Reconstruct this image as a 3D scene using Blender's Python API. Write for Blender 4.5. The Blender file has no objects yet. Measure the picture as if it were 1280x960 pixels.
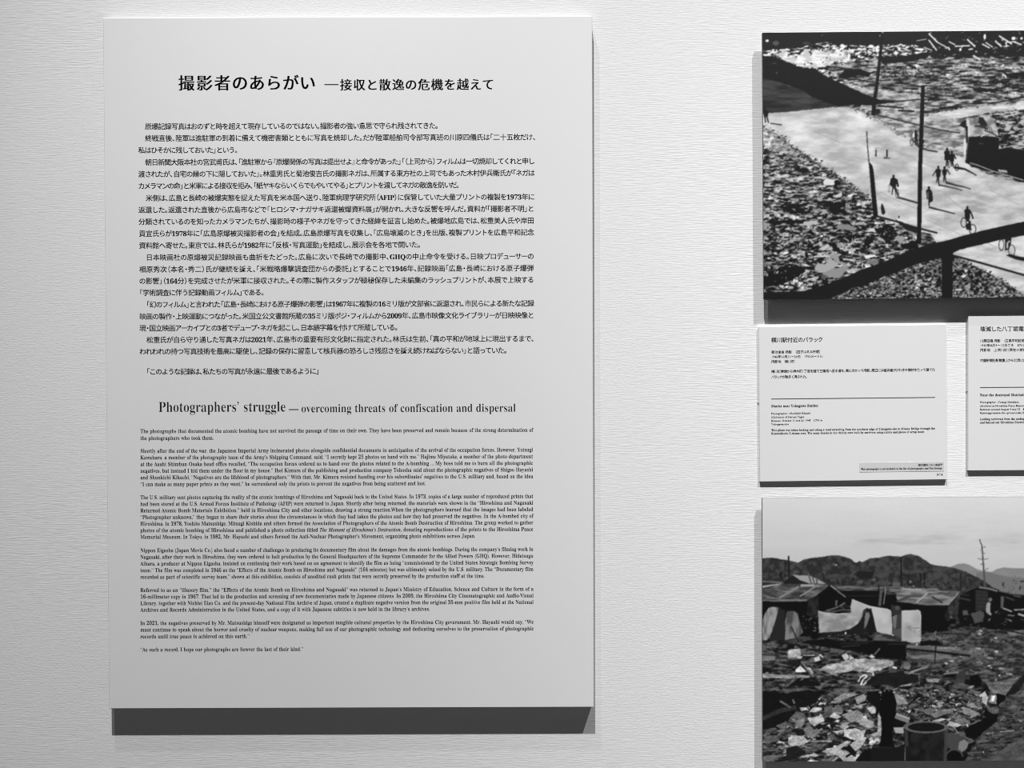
import bpy, math, random
import numpy as np
from mathutils import Vector, Matrix

SC = bpy.context.scene
COL = SC.collection

# ------------------------------------------------------------------ camera
F = 962.0                      # focal length in pixels of the 1280 wide frame
CAM = Vector((0.0, -0.94, 1.45))
PITCH = math.radians(0.60)     # the camera looks very slightly down
cd = bpy.data.cameras.new('camera')
cd.sensor_width = 36.0
cd.lens = F / 1280 * 36.0
cd.clip_start = 0.02
cam = bpy.data.objects.new('camera', cd)
COL.objects.link(cam)
cam.location = CAM
cam.rotation_euler = (math.radians(90) - PITCH, 0, 0)
SC.camera = cam

# ------------------------------------------------------------------ world, lamps, exposure
w = bpy.data.worlds.new('world')
SC.world = w
w.use_nodes = True
w.node_tree.nodes['Background'].inputs[0].default_value = (1, 1, 1, 1)
w.node_tree.nodes['Background'].inputs[1].default_value = 0.062


def spot(name, loc, aim, watts, angle, blend=1.0, radius=0.018):
    l = bpy.data.lights.new(name, 'SPOT')
    l.energy = watts
    l.spot_size = math.radians(angle)
    l.spot_blend = blend
    l.shadow_soft_size = radius
    o = bpy.data.objects.new(name, l)
    COL.objects.link(o)
    o.location = loc
    o.rotation_euler = (Vector(aim) - Vector(loc)).to_track_quat('-Z', 'Y').to_euler()
    return o


TRACK_Z = 4.57
spot('spotlight_middle', (-0.20, -1.10, TRACK_Z), (-0.113, 0, -0.498), 887, 39.5)
spot('spotlight_right', (1.27, -1.10, TRACK_Z), (1.592, 0, 2.023), 1318, 63.5)
spot('spotlight_left', (-0.55, -0.73, TRACK_Z), (-0.01, 0, 0.65), 149, 60)

SC.view_settings.view_transform = 'Standard'
SC.view_settings.look = 'None'
SC.view_settings.gamma = 1.0
SC.view_settings.use_curve_mapping = False
SC.view_settings.exposure = 0.0
SC.cycles.filter_width = 1.0
SC.cycles.use_denoising = True
SC.cycles.denoising_input_passes = 'RGB_ALBEDO_NORMAL'
SC.cycles.denoising_prefilter = 'NONE'


# ------------------------------------------------------------------ helpers
def at(px, py, t=0.0):
    """the point of the plane t metres in front of the wall that a photo pixel sees"""
    d = Vector(((px - 640) / F, 1.0, -(py - 480) / F))
    c, s = math.cos(PITCH), math.sin(PITCH)
    d = Vector((d.x, d.y * c + d.z * s, d.z * c - d.y * s))
    k = (-t - CAM.y) / d.y
    return CAM + d * k


def material(name, val=0.5, rough=0.6, spec=0.3):
    m = bpy.data.materials.new(name)
    m.use_nodes = True
    b = m.node_tree.nodes['Principled BSDF']
    b.inputs['Base Color'].default_value = (val, val, val, 1)
    b.inputs['Roughness'].default_value = rough
    b.inputs['Specular IOR Level'].default_value = spec
    return m


def N(m, kind, **kw):
    n = m.node_tree.nodes.new(kind)
    for k, v in kw.items():
        setattr(n, k, v)
    return n


def grain(m, lo, hi, scale, strength=0.0):
    """a faint paper / board grain on a plain material"""
    nt = m.node_tree
    b = nt.nodes['Principled BSDF']
    tc = N(m, 'ShaderNodeTexCoord')
    no = N(m, 'ShaderNodeTexNoise')
    no.inputs['Scale'].default_value = scale
    no.inputs['Detail'].default_value = 3
    r = N(m, 'ShaderNodeMapRange')
    r.inputs['To Min'].default_value = lo
    r.inputs['To Max'].default_value = hi
    nt.links.new(tc.outputs['Object'], no.inputs['Vector'])
    nt.links.new(no.outputs['Fac'], r.inputs['Value'])
    nt.links.new(r.outputs['Result'], b.inputs['Base Color'])
    if strength:
        bp = N(m, 'ShaderNodeBump')
        bp.inputs['Strength'].default_value = strength
        bp.inputs['Distance'].default_value = 0.0002
        nt.links.new(no.outputs['Fac'], bp.inputs['Height'])
        nt.links.new(bp.outputs['Normal'], b.inputs['Normal'])
    return m


M_PANEL = grain(material('matte_white_panel', 0.72, 0.55, 0.25), 0.745, 0.757, 60)
M_CARD = grain(material('matte_white_card', 0.74, 0.55, 0.25), 0.680, 0.692, 80)
M_STICK = grain(material('pale_grey_sticker', 0.6, 0.5, 0.25), 0.560, 0.570, 80)
M_EDGE = grain(material('grey_board_edge', 0.3, 0.7, 0.2), 0.24, 0.28, 90)
M_FOAM = grain(material('cut_foam_edge', 0.4, 0.9, 0.05), 0.36, 0.42, 200)
M_DARKEDGE = grain(material('dark_board_edge', 0.1, 0.6, 0.2), 0.13, 0.15, 90)
M_INK = material('black_ink', 0.012, 0.6, 0.2)
M_INKG = material('grey_ink', 0.10, 0.6, 0.2)
M_PIN = material('clear_pin_plastic', 0.45, 0.35, 0.4)


def wall_material():
    m = material('ribbed_white_wallpaper', 0.76, 0.85, 0.12)
    nt = m.node_tree
    b = nt.nodes['Principled BSDF']
    tc = N(m, 'ShaderNodeTexCoord')

    def noise(sx, sz, scale, detail=2.0, rough=0.5):
        mp = N(m, 'ShaderNodeMapping')
        mp.inputs['Scale'].default_value = (sx, 1, sz)
        no = N(m, 'ShaderNodeTexNoise')
        no.inputs['Scale'].default_value = scale
        no.inputs['Detail'].default_value = detail
        no.inputs['Roughness'].default_value = rough
        nt.links.new(tc.outputs['Object'], mp.inputs['Vector'])
        nt.links.new(mp.outputs['Vector'], no.inputs['Vector'])
        return no.outputs['Fac']

    def math_(op, a, b_):
        n = N(m, 'ShaderNodeMath', operation=op)
        for i, v in enumerate((a, b_)):
            if isinstance(v, (int, float)):
                n.inputs[i].default_value = v
            else:
                nt.links.new(v, n.inputs[i])
        return n.outputs[0]

    ribs = noise(0.07, 1.0, 760, 2.0)       # long horizontal ribs, 2 to 3 mm apart
    slubs = noise(0.36, 1.0, 600, 2.0)        # shorter slubs that break them
    worn = noise(0.6, 1.0, 3.0, 2.0)          # where one or the other shows more
    mixf = N(m, 'ShaderNodeMapRange')
    mixf.inputs['From Min'].default_value = 0.38
    mixf.inputs['From Max'].default_value = 0.62
    nt.links.new(worn, mixf.inputs['Value'])
    mx = N(m, 'ShaderNodeMix', data_type='FLOAT')
    nt.links.new(mixf.outputs['Result'], mx.inputs[0])
    nt.links.new(ribs, mx.inputs[2])
    nt.links.new(slubs, mx.inputs[3])
    h = math_('ADD', math_('MULTIPLY', mx.outputs[0], 0.75), math_('MULTIPLY', ribs, 0.35))
    bp = N(m, 'ShaderNodeBump')
    bp.inputs['Strength'].default_value = 1.0
    bp.inputs['Distance'].default_value = 0.00023
    nt.links.new(h, bp.inputs['Height'])
    nt.links.new(bp.outputs['Normal'], b.inputs['Normal'])
    return m


def tag(o, label=None, cat=None, group=None, kind=None):
    for k, v in (('label', label), ('category', cat), ('group', group), ('kind', kind)):
        if v:
            o[k] = v
    return o


def mesh_obj(name, verts, faces, mat, parent=None, smooth=False):
    me = bpy.data.meshes.new(name)
    me.from_pydata([tuple(v) for v in verts], [], faces)
    me.materials.append(mat)
    me.update()
    o = bpy.data.objects.new(name, me)
    COL.objects.link(o)
    if parent:
        o.parent = parent
    return o


def box_geo(x0, x1, y0, y1, z0, z1, bev=0.0):
    """a slab seen from -y; its front rim is chamfered by bev"""
    b = bev
    back = [(x0, y1, z0), (x1, y1, z0), (x1, y1, z1), (x0, y1, z1)]
    rim = [(x0, y0 + b, z0), (x1, y0 + b, z0), (x1, y0 + b, z1), (x0, y0 + b, z1)]
    front = [(x0 + b, y0, z0 + b), (x1 - b, y0, z0 + b), (x1 - b, y0, z1 - b), (x0 + b, y0, z1 - b)]
    v = back + rim + front
    f = [(3, 2, 1, 0)]
    for s in (0, 4):
        for i in range(4):
            j = (i + 1) % 4
            f.append((s + i, s + j, s + 4 + j, s + 4 + i))
    f.append((8, 9, 10, 11))
    return v, f


def box(name, x0, x1, y0, y1, z0, z1, mat, parent=None, bev=0.0):
    v, f = box_geo(x0, x1, y0, y1, z0, z1, bev)
    return mesh_obj(name, v, f, mat, parent)


# ------------------------------------------------------------------ the room
M_WALL = wall_material()
M_FLOOR = grain(material('dark_grey_carpet', 0.1, 0.95, 0.1), 0.09, 0.14, 300, 0.4)
M_CEIL = grain(material('dark_ceiling', 0.1, 0.9, 0.1), 0.07, 0.09, 20)
tag(box('wall_back', -4.0, 4.0, 0.0, 0.15, 0.0, 4.8, M_WALL), kind='structure')
tag(box('floor', -4.0, 4.0, -4.0, 0.15, -0.1, 0.0, M_FLOOR), kind='structure')
tag(box('ceiling', -4.0, 4.0, -4.0, 0.15, 4.8, 4.9, M_CEIL), kind='structure')
tag(box('baseboard_back', -4.0, 4.0, -0.012, 0.0, 0.0, 0.07, material('grey_skirting', 0.35, 0.6)), kind='structure')

# ------------------------------------------------------------------ lettering
KANA = set(chr(c) for c in range(0x3041, 0x30FF))
SMALLK = set('ぁぃぅぇぉっゃゅょァィゥェォッャュョー')
LEFT_P = set('、。」』）')
RIGHT_P = set('「『（')


def serif(ch):
    if 'A' <= ch <= 'Z':
        return chr(0x1D400 + ord(ch) - 65)
    if 'a' <= ch <= 'z':
        return chr(0x1D41A + ord(ch) - 97)
    if '0' <= ch <= '9':
        return chr(0x1D7CE + ord(ch) - 48)
    return ch


def italic(ch):
    if 'A' <= ch <= 'Z':
        return chr(0x1D468 + ord(ch) - 65)
    if 'a' <= ch <= 'z':
        return chr(0x1D482 + ord(ch) - 97)
    return ch


# style: (outline offset, sideways doubling, resolution)
STYLES = {'mincho': (-0.005, 0.038, 2), 'title': (-0.006, 0.060, 3), 'tiny': (0.008, 0.0, 1), 'small': (-0.003, 0.03, 2),
          'serif': (0.0, 0.0, 2), 'head': (-0.010, 0.0, 4), 'italic': (0.0, 0.0, 2),
          'caption': (0.008, 0.0, 1), 'sans': (0.014, 0.0, 1)}
REQ = {}          # (style, char) -> None, collected first, then built in one go
GL = {}


def want(style, text):
    for ch in text:
        if ch in ' \u3000':
            continue
        REQ[(style, ch)] = None


def is_cjk(ch):
    return ord(ch) > 0x2E80


def build_glyphs():
    tmp = []
    for (st, ch) in REQ:
        off, dx, res = STYLES[st]
        g = ch
        if not is_cjk(ch):
            if st in ('serif', 'head', 'mincho', 'title', 'caption', 'small'):
                g = serif(ch)
            elif st == 'italic':
                g = italic(ch)
        variants = [(g, off), (g, 0.0)]
        if not is_cjk(ch):
            variants.append((g + g, 0.0))
        row = []
        for body, o_ in variants:
            c = bpy.data.curves.new('glyph', 'FONT')
            c.body = body
            c.size = 1.0
            c.offset = o_ if g != '—' else 0
            c.resolution_u = res
            ob = bpy.data.objects.new('glyph', c)
            COL.objects.link(ob)
            row.append(ob)
        tmp.append((st, ch, row))
    bpy.context.view_layer.update()
    dg = bpy.context.evaluated_depsgraph_get()

    def arrays(ob):
        me = ob.evaluated_get(dg).to_mesh()
        n = len(me.vertices)
        co = np.empty(n * 3, np.float32)
        me.vertices.foreach_get('co', co)
        me.calc_loop_triangles()
        t = np.empty(len(me.loop_triangles) * 3, np.int32)
        me.loop_triangles.foreach_get('vertices', t)
        ob.evaluated_get(dg).to_mesh_clear()
        return co.reshape(-1, 3)[:, :2].copy(), t.reshape(-1, 3).copy()

    def area(v, t):
        if not len(t):
            return 0.0
        a, b, c = v[t[:, 0]], v[t[:, 1]], v[t[:, 2]]
        return float(np.abs((b[:, 0] - a[:, 0]) * (c[:, 1] - a[:, 1]) - (b[:, 1] - a[:, 1]) * (c[:, 0] - a[:, 0])).sum() / 2)

    for st, ch, row in tmp:
        off, dx, res = STYLES[st]
        v, t = arrays(row[0])
        v0, t0 = arrays(row[1])
        a1, a0 = area(v, t), area(v0, t0)
        if off < 0 and (a1 > a0 * 1.0 or a1 < a0 * 0.35):      # an outline that broke when thinned
            v, t = v0, t0
        adv = 1.0
        if len(row) > 2:
            v2, _ = arrays(row[2])
            adv = float(v2[:, 0].max() - v0[:, 0].max()) if len(v2) else 0.5
        if dx and len(v):
            n = len(v)
            if dx > 0.04:
                v = np.vstack([v + np.array([-dx / 2, 0]), v, v + np.array([dx / 2, 0])])
                t = np.vstack([t, t + n, t + 2 * n])
            else:
                v = np.vstack([v + np.array([-dx / 2, 0]), v + np.array([dx / 2, 0])])
                t = np.vstack([t, t + n])
        GL[(st, ch)] = (v, t, adv)
        for ob in row:
            c = ob.data
            bpy.data.objects.remove(ob)
            bpy.data.curves.remove(c)


def layout(style, text):
    """list of (char, pen position, style) in em units, and the total advance"""
    out, pen = [], 0.0
    st = style
    for ch in text:
        if ch == '\u0001':
            st = 'italic'
            continue
        if ch == '\u0002':
            st = style
            continue
        if ch == ' ':
            pen += 0.30
            continue
        if ch == '\u3000':
            pen += 1.0
            continue
        if is_cjk(ch):
            if ch in LEFT_P:
                out.append((ch, pen, st)); pen += 0.5
            elif ch in RIGHT_P:
                out.append((ch, pen - 0.5, st)); pen += 0.5
            elif ch == '・':
                out.append((ch, pen - 0.25, st)); pen += 0.5
            elif ch in SMALLK:
                out.append((ch, pen - 0.06, st)); pen += 0.86
            elif ch in KANA:
                out.append((ch, pen - 0.03, st)); pen += 0.94
            else:
                out.append((ch, pen, st)); pen += 1.0
        else:
            out.append((ch, pen, st))
            pen += GL[(st, ch)][2]
    return out, pen


TEXTS = []        # (object name, parent, style, text, x0, x1, y, size, mode, t, label, ink)


class Board:
    """a flat thing on the wall: an Empty at its lower edge with x right, z up; p() turns photo pixels into its plane"""
    def __init__(self, name, tl, tr, bl, t):
        self.t = t
        a, b, c = at(*tl, t), at(*tr, t), at(*bl, t)
        self.w = (b - a).length
        self.h = (a - c).length
        ang = math.atan2((b - a).z, (b - a).x)
        base = a + (b - a) / 2 + (c - a)
        self.o = bpy.data.objects.new(name, None)
        self.o.empty_display_size = 0.05
        COL.objects.link(self.o)
        self.o.location = (base.x, 0, base.z)
        self.o.rotation_euler = (0, -ang, 0)
        self.inv = Matrix.Rotation(ang, 4, 'Y') @ Matrix.Translation((-base.x, 0, -base.z))

    def p(self, px, py, t=None):
        v = self.inv @ at(px, py, self.t if t is None else t)
        return v.x, v.z


def text(board, style, s, x0, x1, y, size, align='mid', name='text_line', label=None, ink=None, parent=None, t=None):
    """queue one printed line. x0, x1: its ends, y: its middle (CJK) or baseline; size: em in photo pixels.
    x1 None: natural width"""
    st = style
    for ch in s:
        if ch == '\u0001':
            st = 'italic'
        elif ch == '\u0002':
            st = style
        else:
            want(st, ch)
    TEXTS.append((board, style, s, x0, x1, y, size, align, name, label, ink or M_INK, parent, t))


PXM = 0.94 / F    # metres per photo pixel near the wall


def emit_texts():
    for (board, style, s, x0, x1, y, size, align, name, label, ink, parent, t) in TEXTS:
        lay, total = layout(style, s)
        t = board.t if t is None else t
        a = board.p(x0, y, t)
        em = size * PXM * (1 - t / 0.94)
        if x1 is None:
            k = em
        else:
            k = (board.p(x1, y, t)[0] - a[0]) / total
        vs, ts, n = [], [], 0
        cjk_line = any(is_cjk(c[0]) for c in lay)
        for ch, pen, st in lay:
            v, tr, adv = GL[(st, ch)]
            if not len(v):
                continue
            gx = em if cjk_line else k
            x = a[0] + pen * k + v[:, 0] * gx
            if cjk_line:
                z = a[1] + (v[:, 1] - 0.37) * em
            else:
                z = a[1] + v[:, 1] * em
            vs.append(np.column_stack([x, np.full(len(x), -t - 0.00012), z]))
            ts.append(tr + n)
            n += len(v)
        V = np.vstack(vs).astype(np.float32)
        T = np.vstack(ts).astype(np.int32)
        me = bpy.data.meshes.new(name)
        me.vertices.add(len(V))
        me.vertices.foreach_set('co', V.ravel())
        me.loops.add(T.size)
        me.loops.foreach_set('vertex_index', T.ravel())
        me.polygons.add(len(T))
        me.polygons.foreach_set('loop_start', np.arange(0, T.size, 3, dtype=np.int32))
        me.update(calc_edges=True)
        me.materials.append(ink)
        o = bpy.data.objects.new(name, me)
        COL.objects.link(o)
        o.parent = parent or board.o
        if label:
            o['label'] = label


# ------------------------------------------------------------------ the large text panel
big = Board('text_panel', (131.2, 22.0), (743.0, 20.0), (136.2, 886.0), 0.012)
tag(big.o, 'large white text panel of Japanese and English paragraphs, left of the photographs', 'text panel')
pb = box('panel_board', -big.w / 2, big.w / 2, -0.012, 0.0, 0, big.h, M_PANEL, big.o, 0.0007)
pb.data.materials.append(M_FOAM)
for i in range(1, 5):                      # the cut foam edges behind the laminated face
    pb.data.polygons[i].material_index = 1

JP = [
 ('原爆記録写真はおのずと時を超えて現存しているのではない。撮影者の強い意思で守られ残されてきた。', 181, 548, 158.1),
 ('終戦直後、陸軍は進駐軍の到着に備えて機密書類とともに写真を焼却した。だが陸軍船舶司令部写真班の川原四儀氏は「二十五枚だけ、', 181.2, 670, 172.8),
 ('私はひそかに残しておいた」という。', 172.7, 297.5, 187.7),
 ('朝日新聞大阪本社の宮武甫氏は、「進駐軍から『原爆関係の写真は提出せよ』と命令があった」「（上司から）フィルムは一切焼却してくれと申し', 181.2, 668, 202.8),
 ('渡されたが、自宅の縁の下に隠しておいた」。林重男氏と菊池俊吉氏の撮影ネガは、所属する東方社の上司でもあった木村伊兵衛氏が「ネガは', 172.7, 668, 217.6),
 ('カメラマンの命」と米軍による接収を拒み、「紙ヤキならいくらでもやいてやる」とプリントを渡してネガの散逸を防いだ。', 172.7, 574, 232.4),
 ('米側は、広島と長崎の被爆実態を捉えた写真を米本国へ送り、陸軍病理学研究所（AFIP）に保管していた大量プリントの複製を1973年に', 182, 668, 247.5),
 ('返還した。返還された直後から広島市などで「ヒロシマ・ナガサキ返還被爆資料展」が開かれ、大きな反響を呼んだ。資料が「撮影者不明」と', 173, 667.5, 262.3),
 ('分類されているのを知ったカメラマンたちが、撮影時の様子やネガを守ってきた経緯を証言し始めた。被爆地広島では、松重美人氏や岸田', 173, 667.5, 277.1),
 ('貢宜氏らが1978年に「広島原爆被災撮影者の会」を結成。広島原爆写真を収集し、「広島壊滅のとき」を出版、複製プリントを広島平和記念', 173.5, 667.5, 291.9),
 ('資料館へ寄せた。東京では、林氏らが1982年に「反核・写真運動」を結成し、展示会を各地で開いた。', 173.7, 526, 306.8),
 ('日本映画社の原爆被災記録映画も曲折をたどった。広島に次いで長崎での撮影中、GHQの中止命令を受ける。日映プロデューサーの', 182.3, 667.5, 321.7),
 ('相原秀次（本名・秀二）氏が継続を訴え、「米戦略爆撃調査団からの委託」とすることで1946年、記録映画「広島・長崎における原子爆弾', 174, 667.3, 336.6),
 ('の影響」（164分）を完成させたが米軍に接収された。その際に製作スタッフが極秘保存した未編集のラッシュプリントが、本展で上映する', 174, 667.3, 351.2),
 ('「学術調査に伴う記録動画フィルム」である。', 174, 330.5, 365.8),
 ('「幻のフィルム」と言われた「広島・長崎における原子爆弾の影響」は1967年に複製の16ミリ版が文部省に返還され、市民らによる新たな記録', 182.6, 667.3, 380.6),
 ('映画の製作・上映運動につながった。米国立公文書館所蔵の35ミリ版ポジ・フィルムから2009年、広島市映像文化ライブラリーが日映映像と', 174.2, 667.3, 395.5),
 ('現・国立映画アーカイブとの3者でデュープ・ネガを起こし、日本語字幕を付けて所蔵している。', 174.2, 497.5, 410.1),
 ('松重氏が自ら守り通した写真ネガは2021年、広島市の重要有形文化財に指定された。林氏は生前、「真の平和が地球上に現出するまで、', 183, 668, 424.7),
 ('われわれの持つ写真技術を最高に駆使し、記録の保存に留意して核兵器の恐ろしさ残忍さを訴え続けねばならない」と語っていた。', 174.4, 634, 439.3),
 ('「このような記録は、私たちの写真が永遠に最後であるように」', 182.8, 399, 464.5)]
for s, x0, x1, y in JP:
    text(big, 'mincho', s, x0, x1, y, 8.75)
text(big, 'title', '撮影者のあらがい', 222.8, 396.0, 103.8, 20.6, name='title_text', label='large bold Japanese heading')
text(big, 'title', '接収と散逸の危機を越えて', 424.8, 618.5, 106.0, 15.4, name='title_text', label='smaller second half of the Japanese heading')
text(big, 'head', 'Photographers’ struggle', 198.0, 357.3, 514.7, 18.2, name='title_text', label='English heading')
text(big, 'head', 'overcoming threats of confiscation and dispersal', 376.5, 645.0, 515.2, 14.6, name='title_text', label='smaller second half of the English heading')

EN = [
 ('The photographs that documented the atomic bombing have not survived the passage of time on their own. They have been preserved and remain because of the strong determination of', 666.3, 539.4),
 ('the photographers who took them.', 267.3, 548.1),
 ('Shortly after the end of the war, the Japanese Imperial Army incinerated photos alongside confidential documents in anticipation of the arrival of the occupation forces. However, Yotsugi', 666.2, 564.1),
 ('Kawahara, a member of the photography team of the Army’s Shipping Command, said, “I secretly kept 25 photos on hand with me.” Hajime Miyatake, a member of the photo department', 666.2, 572.4),
 ('at the Asahi Shimbun Osaka head office recalled, “The occupation forces ordered us to hand over the photos related to the A-bombing ... My boss told me to burn all the photographic', 666.2, 580.7),
 ('negatives, but instead I hid them under the floor in my house.” Ihei Kimura of the publishing and production company Tohosha said about the photographic negatives of Shigeo Hayashi', 666.3, 589.0),
 ('and Shunkichi Kikuchi, “Negatives are the lifeblood of photographers.” With that, Mr. Kimura resisted handing over his subordinates’ negatives to the U.S. military and, based on the idea', 666.4, 597.3),
 ('“I can make as many paper prints as they want,” he surrendered only the prints to prevent the negatives from being scattered and lost.', 532.3, 605.7),
 ('The U.S. military sent photos capturing the reality of the atomic bombings of Hiroshima and Nagasaki back to the United States. In 1973, copies of a large number of reproduced prints that', 666.5, 622.2),
 ('had been stored at the U.S. Armed Forces Institute of Pathology (AFIP) were returned to Japan. Shortly after being returned, the materials were shown in the “Hiroshima and Nagasaki', 666.5, 630.4),
 ('Returned Atomic Bomb Materials Exhibition,” held in Hiroshima City and other locations, drawing a strong reaction.When the photographers learned that the images had been labeled', 666.5, 638.6),
 ('“Photographer unknown,” they began to share their stories about the circumstances in which they had taken the photos and how they had preserved the negatives. In the A-bombed city of', 666.6, 646.9),
 ('Hiroshima, in 1978, Yoshito Matsushige, Mitsugi Kishida and others formed the Association of Photographers of the Atomic Bomb Destruction of Hiroshima. The group worked to gather', 666.6, 655.1),
 ('photos of the atomic bombing of Hiroshima and published a photo collection titled \u0001The Moment of Hiroshima’s Destruction\u0002, donating reproductions of the prints to the Hiroshima Peace', 666.6, 663.4),
 ('Memorial Museum. In Tokyo, in 1982, Mr. Hayashi and others formed the Anti-Nuclear Photographer’s Movement, organizing photo exhibitions across Japan.', 594.5, 671.6),
 ('Nippon Eigasha (Japan Movie Co.) also faced a number of challenges in producing its documentary film about the damages from the atomic bombings. During the company’s filming work in', 666.7, 688.4),
 ('Nagasaki, after their work in Hiroshima, they were ordered to halt production by the General Headquarters of the Supreme Commander for the Allied Powers (GHQ). However, Hidetsugu', 666.7, 696.7),
 ('Aihara, a producer at Nippon Eigasha, insisted on continuing their work based on an agreement to identify the film as being “commissioned by the United States Strategic Bombing Survey', 666.8, 705.0),
 ('team.” The film was completed in 1946 as the “Effects of the Atomic Bomb on Hiroshima and Nagasaki” (164 minutes) but was ultimately seized by the U.S. military. The “Documentary film', 666.8, 713.3),
 ('recorded as part of scientific survey team,” shown at this exhibition, consists of unedited rush prints that were secretly preserved by the production staff at the time.', 606.0, 721.6),
 ('Referred to as an “illusory film,” the “Effects of the Atomic Bomb on Hiroshima and Nagasaki” was returned to Japan’s Ministry of Education, Science and Culture in the form of a', 667.0, 738.1),
 ('16-millimeter copy in 1967. That led to the production and screening of new documentaries made by Japanese citizens. In 2009, the Hiroshima City Cinematographic and Audio-Visual', 667.0, 746.3),
 ('Library, together with Nichiei Eizo Co. and the present-day National Film Archive of Japan, created a duplicate negative version from the original 35-mm positive film held at the National', 667.0, 754.5),
 ('Archives and Records Administration in the United States, and a copy of it with Japanese subtitles is now held in the library’s archives.', 537.5, 762.7),
 ('In 2021, the negatives preserved by Mr. Matsushige himself were designated as important tangible cultural properties by the Hiroshima City government. Mr. Hayashi would say, “We', 667.0, 779.3),
 ('must continue to speak about the horror and cruelty of nuclear weapons, making full use of our photographic technology and dedicating ourselves to the preservation of photographic', 667.2, 787.6),
 ('records until true peace is achieved on this earth.”', 312.0, 796.0),
 ('“As such a record, I hope our photographs are forever the last of their kind.”', 379.0, 812.4)]
for s, x1, y in EN:
    text(big, 'serif', s, 175.4, x1, y + 1.7, 6.95)


def bar(board, name, x0, x1, y0, y1, hgt, mat, parent=None, t=None, y_end=None):
    t = board.t if t is None else t
    a = board.p(x0, y0, t)
    b = board.p(x1, y1, t)
    h = hgt * PXM / 2
    v = [(a[0], -t - 0.00015, a[1] - h), (b[0], -t - 0.00015, b[1] - h), (b[0], -t - 0.00015, b[1] + h), (a[0], -t - 0.00015, a[1] + h)]
    return mesh_obj(name, v, [(0, 1, 2, 3)], mat, parent or board.o)


bar(big, 'dash', 405.5, 423.3, 105.6, 105.6, 0.9, M_INK)
bar(big, 'dash', 361.0, 373.3, 511.8, 511.8, 0.8, M_INK)


# ------------------------------------------------------------------ the two captions
def caption(tl, tr, bl, label, t=0.0027):
    b = Board('caption_card', tl, tr, bl, t)
    tag(b.o, label, 'caption card', 'caption cards beside the photographs')
    box('card_board', -b.w / 2, b.w / 2, -t, 0.0, 0, b.h, M_CARD, b.o, 0.0003)
    # small clear pins that hold the card at its two sides
    for sx in (-1, 1):
        vs, fs = [], []
        cx, cz, r = sx * (b.w / 2 + 0.0008), b.h * 0.51, 0.0008
        for k in range(10):
            a = k * math.tau / 10
            vs.append((cx + r * math.cos(a), 0.0, cz + r * math.sin(a)))
            vs.append((cx + r * 0.7 * math.cos(a), -0.0009, cz + r * 0.7 * math.sin(a)))
        for k in range(10):
            j = (k + 1) % 10
            fs.append((2 * k, 2 * j, 2 * j + 1, 2 * k + 1))
        fs.append(tuple(2 * k + 1 for k in range(10)))
        mesh_obj('pin', vs, fs, M_PIN, b.o)
    return b


c1 = caption((949.0, 408.3), (1183.5, 405.6), (950.0, 602.0), 'white caption card under the upper photograph, with a pale grey sticker in its lower corner')
text(c1, 'small', '横川駅付近のバラック', 963.8, 1028.5, 425.0, 6.9, name='title_text')
text(c1, 'tiny', '菊池俊吉 撮影　（田子はるみ所蔵）', 964, 1026, 440.2, 4.2)
text(c1, 'tiny', '1945年10月11～20日　1700メートル', 964, 1028.5, 445.9, 4.1)
text(c1, 'tiny', '撮影地　横川町', 964, 993.3, 451.9, 4.2)
text(c1, 'tiny', '横川町南端から楠木町1丁目を経て三篠橋へ至る道を、東に向かって撮影。周辺には被災者ががれきや廃材を使って建てた', 964, 1168.6, 464.3, 4.2)
text(c1, 'tiny', 'バラックが数多く見られた。', 964, 1009, 471.2, 4.2)
bar(c1, 'divider_line', 964, 1169, 498.6, 496.6, 0.75, M_INKG)
text(c1, 'caption', 'Shacks near Yokogawa Station', 964, 1022.7, 509.0, 4.6)
text(c1, 'sans', 'Photographer : Shunkichi Kikuchi', 964, 1013, 518.0, 3.3)
text(c1, 'sans', '(Collection of Harumi Tago)', 964, 1005, 522.5, 3.3)
text(c1, 'sans', 'Between October 11 and 20, 1945   1,700 m', 964, 1028, 527.0, 3.3)
text(c1, 'sans', 'Yokogawa-cho', 964, 986.2, 531.4, 3.3)
text(c1, 'caption', 'This photo was taken looking east along a road extending from the southern edge of Yokogawa-cho to Misasa Bridge through the', 964, 1168.8, 538.9, 3.7)
text(c1, 'caption', 'Kusunoki-cho 1-chome area. The many shacks in the vicinity were built by survivors using rubble and pieces of scrap wood.', 964, 1155.5, 543.0, 3.7)
sa, sb = c1.p(1074.3, 590.2), c1.p(1179.8, 577.0)
st = box('sticker', sa[0], sb[0], -0.00285, -0.0027, sa[1], sb[1], M_STICK, c1.o, 0.00005)
st['label'] = 'pale grey sticker with two short lines of print'
text(c1, 'tiny', '展示資料リスト未掲載', 1147.5, 1178.3, 581.2, 3.3, parent=st, t=0.0029)
text(c1, 'caption', 'This photograph is not included in the list of photographs and film footage.', 1076, 1178.3, 587.2, 3.2, parent=st, t=0.0029)
text(c1, 'caption', '3-7-4', 1171, 1178.5, 594.4, 3.8)

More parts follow.
